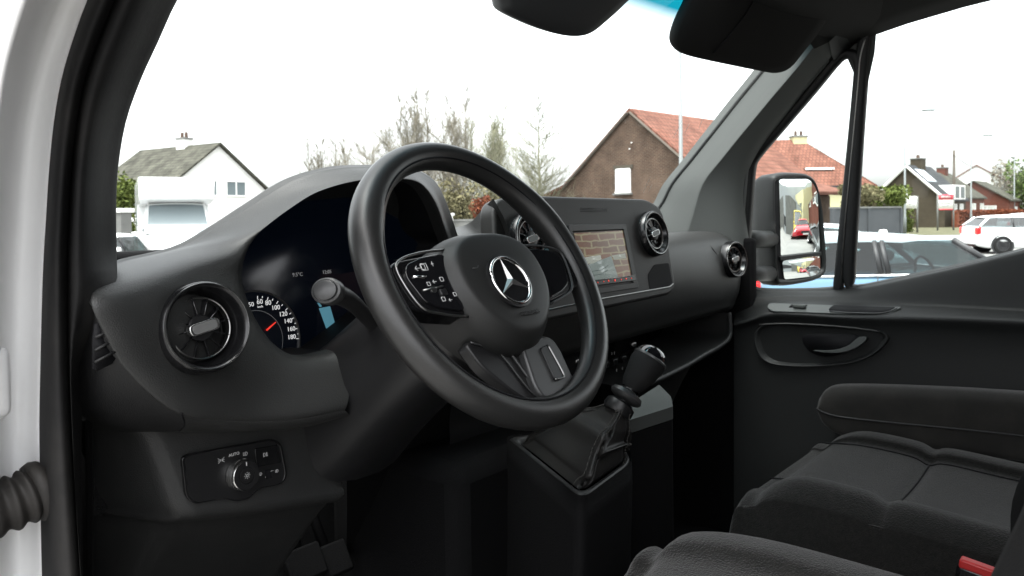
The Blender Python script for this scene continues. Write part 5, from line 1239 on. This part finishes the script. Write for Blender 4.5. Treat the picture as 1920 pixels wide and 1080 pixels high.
def car(name, label, cat, loc, heading, S, G_, paint, gmat='car_glass', wr=.31, axles=(-1.25, 1.25), rimmat='rim_silver', roofmat=None, posts=(), lights=True, group=None, extra=None, belt_trim=None):
    """S: body stations (y, z_bottom, z_top, half width), nose at -y; G_: greenhouse dict"""
    t_ = thing(name, label, cat, (loc.x, loc.y, 0), heading, group); kw = dict(parent=t_, local=True)
    rows = []
    for y, zb, ztp, hw in S:
        half = [(.0, ztp+.025), (.55, ztp+.02), (.84, ztp), (.945, ztp-.05), (.985, ztp-.16), (1.0, zb+(ztp-zb)*.48), (.985, zb+(ztp-zb)*.22), (.93, zb+.03), (.80, zb)]
        rows.append([V((-u*hw, y, z)) for u, z in half[::-1]]+[V((u*hw, y, z)) for u, z in half[1:]])
    bd = loft('body', rows, paint, nu=2, nv=4, **kw)
    n = len(rows[0])
    for r_ in (rows[0], rows[-1]): mesh('body_end', r_, [tuple(range(n))], paint, smooth=False, **kw)
    g = G_; zb_, zr = g['belt'], g['roof']; bw, rw_ = g['bw'], g['rw']; wb, wt, rt_, rb = g['wb'], g['wt'], g['rt'], g['rb']; zw = g.get('zw', zb_); zrb = g.get('zrb', zb_)
    rows = []
    for i, y in enumerate((wt-.06, wt+.06, wt+.45, (wt+rt_)/2, rt_-.3, rt_-.05, rt_+.06)):
        dz = (-.075, -.03, .0, .02, .005, -.03, -.075)[i]
        rows.append([V((u*rw_, y, zr+dz+c)) for u, c in ((-1.03, -.075), (-1.0, -.035), (-.85, .0), (0, .025), (.85, 0), (1.0, -.035), (1.03, -.075))])
    loft('roof', rows, roofmat or paint, nu=3, nv=3, **kw)
    pr = .035
    for s in (-1, 1):
        ptsb = [V((s*bw, wb, zw)), V((s*rw_*1.0, wt, zr-.05))]; ptsr = [V((s*bw, rb, zrb)), V((s*rw_*1.0, rt_, zr-.05))]
        tube('pillar', ptsb, pr, g.get('pmat', paint), n=6, **kw); tube('pillar', ptsr, pr*1.3, g.get('pmat', paint), n=6, **kw)
        fb = [ptsb]+[[V((s*bw, y, zb_)), V((s*rw_, y+o, zr-.05))] for y, o in posts]+[ptsr]
        for y, o in posts: tube('pillar', [V((s*(bw-.005), y, zb_)), V((s*(rw_-.005), y+o, zr-.05))], pr, 'car_trim', n=6, **kw)
        for a, b in zip(fb, fb[1:]):
            mesh('side_window', [a[0]+V((s*.012, 0, 0)), b[0]+V((s*.012, 0, 0)), b[1]+V((s*.012, 0, 0)), a[1]+V((s*.012, 0, 0))], [(0, 1, 2, 3)], gmat, smooth=False, **kw)
        tube('window_trim', [V((s*(bw+.012), wb, zw-.01)), V((s*(bw+.012), wb+.3, zb_-.01)), V((s*(bw+.012), rb-.2, zb_-.01))], .014, belt_trim or 'car_trim', n=6, **kw)
        m_ = mesh('side_mirror', *tube_geo([V((s*(bw+.02), wb+.30, zb_+.06)), V((s*(bw+.10), wb+.27, zb_+.09)), V((s*(bw+.21), wb+.26, zb_+.10))], [.03, .075, .06], 8), g.get('mmat', paint), **kw)
        for y in axles: wheel(t_, (s*(S[len(S)//2][3]-.075), y, wr), wr, .20, s, rimmat)
    mesh('windscreen', [V((-bw, wb, zw)), V((bw, wb, zw)), V((rw_, wt, zr-.05)), V((-rw_, wt, zr-.05))], [(0, 1, 2, 3)], gmat, smooth=False, **kw)
    mesh('rear_window', [V((-bw, rb, zrb)), V((bw, rb, zrb)), V((rw_, rt_, zr-.05)), V((-rw_, rt_, zr-.05))], [(0, 1, 2, 3)], gmat, smooth=False, **kw)
    sy = (wb+rb)/2
    for s in (-1, 1):
        box('seat', (s*.36, sy-.1, zb_-.15), (.48, .14, .75), 'car_seat', bevel=.06, **kw)
        box('headrest', (s*.36, sy-.06, zb_+.30), (.26, .09, .18), 'car_seat', bevel=.04, **kw)
    box('dashboard', (0, wb+.25, zb_-.10), (bw*1.9, .45, .2), 'car_trim', bevel=.05, **kw)
    tube('steering_wheel', [V((-.36+.17*math.cos(a), wb+.58+.05*math.sin(a), zb_-.02+.17*math.sin(a))) for a in [2*math.pi*k/20 for k in range(20)]], .016, 'car_trim', n=6, closed=True, **kw)
    if lights:
        y0, y1 = S[0][0], S[-1][0]
        for s in (-1, 1):
            box('headlight', (s*S[1][3]*.74, y0+.14, S[1][2]-.12), (.36, .22, .15), 'headlight', bevel=.04, **kw)
            box('tail_light', (s*S[-2][3]*.88, y1-.07, S[-2][2]-.14), (.22, .16, .26), 'tail_red', bevel=.03, **kw)
        box('grille', (0, y0+.02, S[0][1]+.22), (S[0][3]*1.2, .06, .18), 'car_trim', bevel=.02, **kw)
        box('number_plate', (0, y0-.02, S[0][1]+.10), (.5, .03, .11), 'sign_white', **kw)
    if extra: extra(t_, kw)
    return t_
hatchS = [(-1.88, .30, .60, .62), (-1.80, .22, .72, .76), (-1.45, .18, .86, .84), (-.85, .17, .97, .86), (-.2, .17, 1.00, .865), (.6, .17, 1.02, .865), (1.3, .18, 1.03, .86), (1.68, .24, .98, .80), (1.78, .32, .88, .70)]
hatchG = dict(belt=1.02, roof=1.40, bw=.76, rw=.62, wb=-.88, wt=-.38, rt=1.38, rb=1.70, zw=.99, zrb=1.0)
HD = -PSI     # heading 0 means nose towards the viewer's near side
# blue hatchback, nose to the right of the picture
def blue_extra(t_, kw):
    for s in (-1, 1):
        box('door_handle', (s*.875, .28, .90), (.03, .2, .04), 'chrome', bevel=.01, **kw)
        tube('door_seam', [V((s*.868, .45, .98)), V((s*.872, .45, .40))], .006, 'car_trim', n=5, **kw)
mini = dict(hatchG); mini.update(pmat='car_trim', mmat='car_trim', wb=-.95, wt=-.48, rt=1.45, rb=1.62, zw=1.0, belt=1.0, roof=1.385, rw=.66, bw=.80)
lc = G((1640-960)/F*8.7, 8.7)
car('parked_car', 'pale blue hatchback with white roof parked right outside the passenger window', 'car', lc, HD+R(90+4), [(y, a, b-.01, c*1.0) for y, a, b, c in hatchS], mini, 'car_blue', 'car_glass', roofmat='car_roof', posts=((.30, .0), (.38, .0)), belt_trim='chrome', extra=blue_extra)
# white estate on the road
estS = [(-2.2, .32, .62, .66), (-2.12, .24, .74, .80), (-1.5, .2, .90, .87), (-.95, .19, .98, .88), (0, .19, 1.0, .88), (1.0, .19, 1.01, .88), (1.7, .2, 1.02, .87), (2.1, .28, 1.0, .82), (2.2, .36, .92, .74)]
estG = dict(belt=.98, roof=1.40, bw=.80, rw=.62, wb=-1.0, wt=-.35, rt=1.72, rb=2.10, zw=.97, zrb=1.02)
lc = G((1915-960)/F*29+0.4, 29)
car('estate_car', 'white estate car with dark windows driving on the road at the right edge', 'car', lc, HD+R(90-10), estS, estG, 'car_white', 'car_glass_dark', rimmat='rim', wr=.33, axles=(-1.35, 1.35), posts=((-.02, .0), (.95, .0)))
lc = G((1965-960)/F*40, 40)
car('following_car', 'white car just showing at the right edge beyond the estate', 'car', lc, HD+R(80), estS, estG, 'car_white', 'car_glass_dark', wr=.33, axles=(-1.35, 1.35))
lc = G((1545-960)/F*15.5, 15.5)
car('parked_hatchback', 'silver blue hatchback parked between the door mirror and the cream house', 'car', lc, HD+R(60), hatchS, hatchG, 'car_silver', 'car_glass', posts=((.3, 0),))
lc = G((1282-960)/F*10.0, 10.0)
car('parked_saloon', 'silver car mostly hidden behind the door mirror showing a red tail light', 'car', lc, HD+R(184), estS, estG, 'car_silver', 'car_glass', posts=((0, 0), (.95, 0)))
# camper van
def camper(t_, kw):
    bxp = rpoly([V((0, .3, .55)), V((0, 4.2, .55)), V((0, 4.2, 3.0)), V((0, -1.55, 3.0)), V((0, -1.75, 2.75)), V((0, -1.55, 2.3)), V((0, -.6, 2.18)), V((0, .3, 2.18))], .12, 4)
    n = len(bxp); vs_ = [p+V((-1.08, 0, 0)) for p in bxp]+[p+V((1.08, 0, 0)) for p in bxp]
    mesh('living_box', vs_, [tuple(range(n)), tuple(range(2*n-1, n-1, -1))]+[(i, (i+1) % n, n+(i+1) % n, n+i) for i in range(n)], 'car_white', bevel=.04, auto=35, **kw)
    for s in (-1, 1):
        box('side_glass', (s*1.085, 2.2, 1.75), (.03, 1.0, .5), 'pane', bevel=.01, **kw)
vanS = [(-2.62, .40, .80, .72), (-2.55, .30, .98, .88), (-2.3, .28, 1.10, .95), (-1.9, .27, 1.22, .98), (-1.4, .27, 1.30, .99), (-.5, .27, 1.32, .99), (.3, .27, 1.32, .99), (2.5, .3, .8, .99), (4.1, .35, .75, .99)]
vanG = dict(belt=1.32, roof=2.22, bw=.93, rw=.80, wb=-1.85, wt=-1.02, rt=.1, rb=.25, zw=1.26, zrb=1.3)
lc = G((318-960)/F*25.0, 25.4)
car('camper_van', 'white camper van with overcab bed parked in front of the white house', 'camper', lc, HD+R(27), vanS, vanG, 'car_white', 'wind_pane', wr=.34, axles=(-1.75, 2.2), extra=camper)
lc = G((110-960)/F*14.0, 14.6)
car('parked_car', 'white car just showing beside the black door trim at the left', 'car', lc, HD+R(8), hatchS, hatchG, 'car_white', 'car_glass', posts=((.3, 0),))
# what stands behind the van and shows in the door mirror
def back(x, y): return V((x, y, 0))
car('parked_car', 'red hatchback seen in the upper glass of the door mirror', 'car', back(4.55, -12.0), R(180-6), hatchS, hatchG, 'car_red', 'car_glass_dark', posts=((.3, 0),))
car('parked_saloon', 'dark grey car at the right of the door mirror glass', 'car', back(5.3, -7.2), R(180+4), estS, estG, 'car_dark', 'car_glass', posts=((0, 0), (.95, 0)))
car('delivery_van', 'yellow van behind the red car in the door mirror', 'van', back(4.4, -19), R(180), [(y, a, b, c) for y, a, b, c in vanS[:7]]+[(1.8, .3, 1.32, .99), (2.2, .4, 1.3, .97)], dict(vanG, rt=1.9, rb=2.15), 'car_yellow', 'car_glass_dark', wr=.33, axles=(-1.75, 1.4))
wh = thing('warehouse', 'pale grey metal clad warehouse mirrored in the door mirror', 'building', (6, -34, 0))
box('wall', (0, 0, 3.4), (22, 14, 6.8), 'metal_cladding', wh, auto=None, smooth=False, local=True); box('plinth', (0, 7.02, 1.2), (21.8, .1, 1.0), 'car_trim', wh, auto=None, smooth=False, local=True)
for k in range(20): box('cladding_rib', (-10.4+k*1.1, 7.04, 4.2), (.06, .08, 4.9), 'metal_cladding', wh, auto=None, smooth=False, local=True)
box('door', (-3, 7.06, 1.9), (4, .12, 3.8), 'concrete', wh, auto=None, smooth=False, local=True)
bw_ = thing('brick_building', 'red brick building with cream gable end mirrored at the right of the door mirror', 'building', (11.2, -13, 0))
uvbox(box('wall', (0, -1, 2.9), (5.6, 13, 5.8), 'brick_red', bw_, auto=None, smooth=False, local=True)); box('roof_edge', (0, -1, 5.86), (5.9, 13.3, .12), 'concrete', bw_, auto=None, smooth=False, local=True)
for k in range(3):
    f_ = boxes('window', [((-2.83, -5.4+k*3.6, 3.3), (.06, 1.5, 1.9))], 'frame_white', bw_, local=True); box('pane', (-2.87, -5.4+k*3.6, 3.3), (.03, 1.3, 1.7), 'pane', f_, auto=None, smooth=False)
sg = thing('shop_building', 'cream building with a tall window strip mirrored in the door mirror', 'building', (8.9, -23.5, 0))
box('wall', (0, 0, 2.6), (5, 6, 5.2), 'cream_render', sg, auto=None, smooth=False, local=True)
for k in range(2): box('window', (-2.53, -1.2+k*2.4, 2.0), (.06, 1.3, 3.0), 'pane', sg, auto=None, smooth=False, local=True)
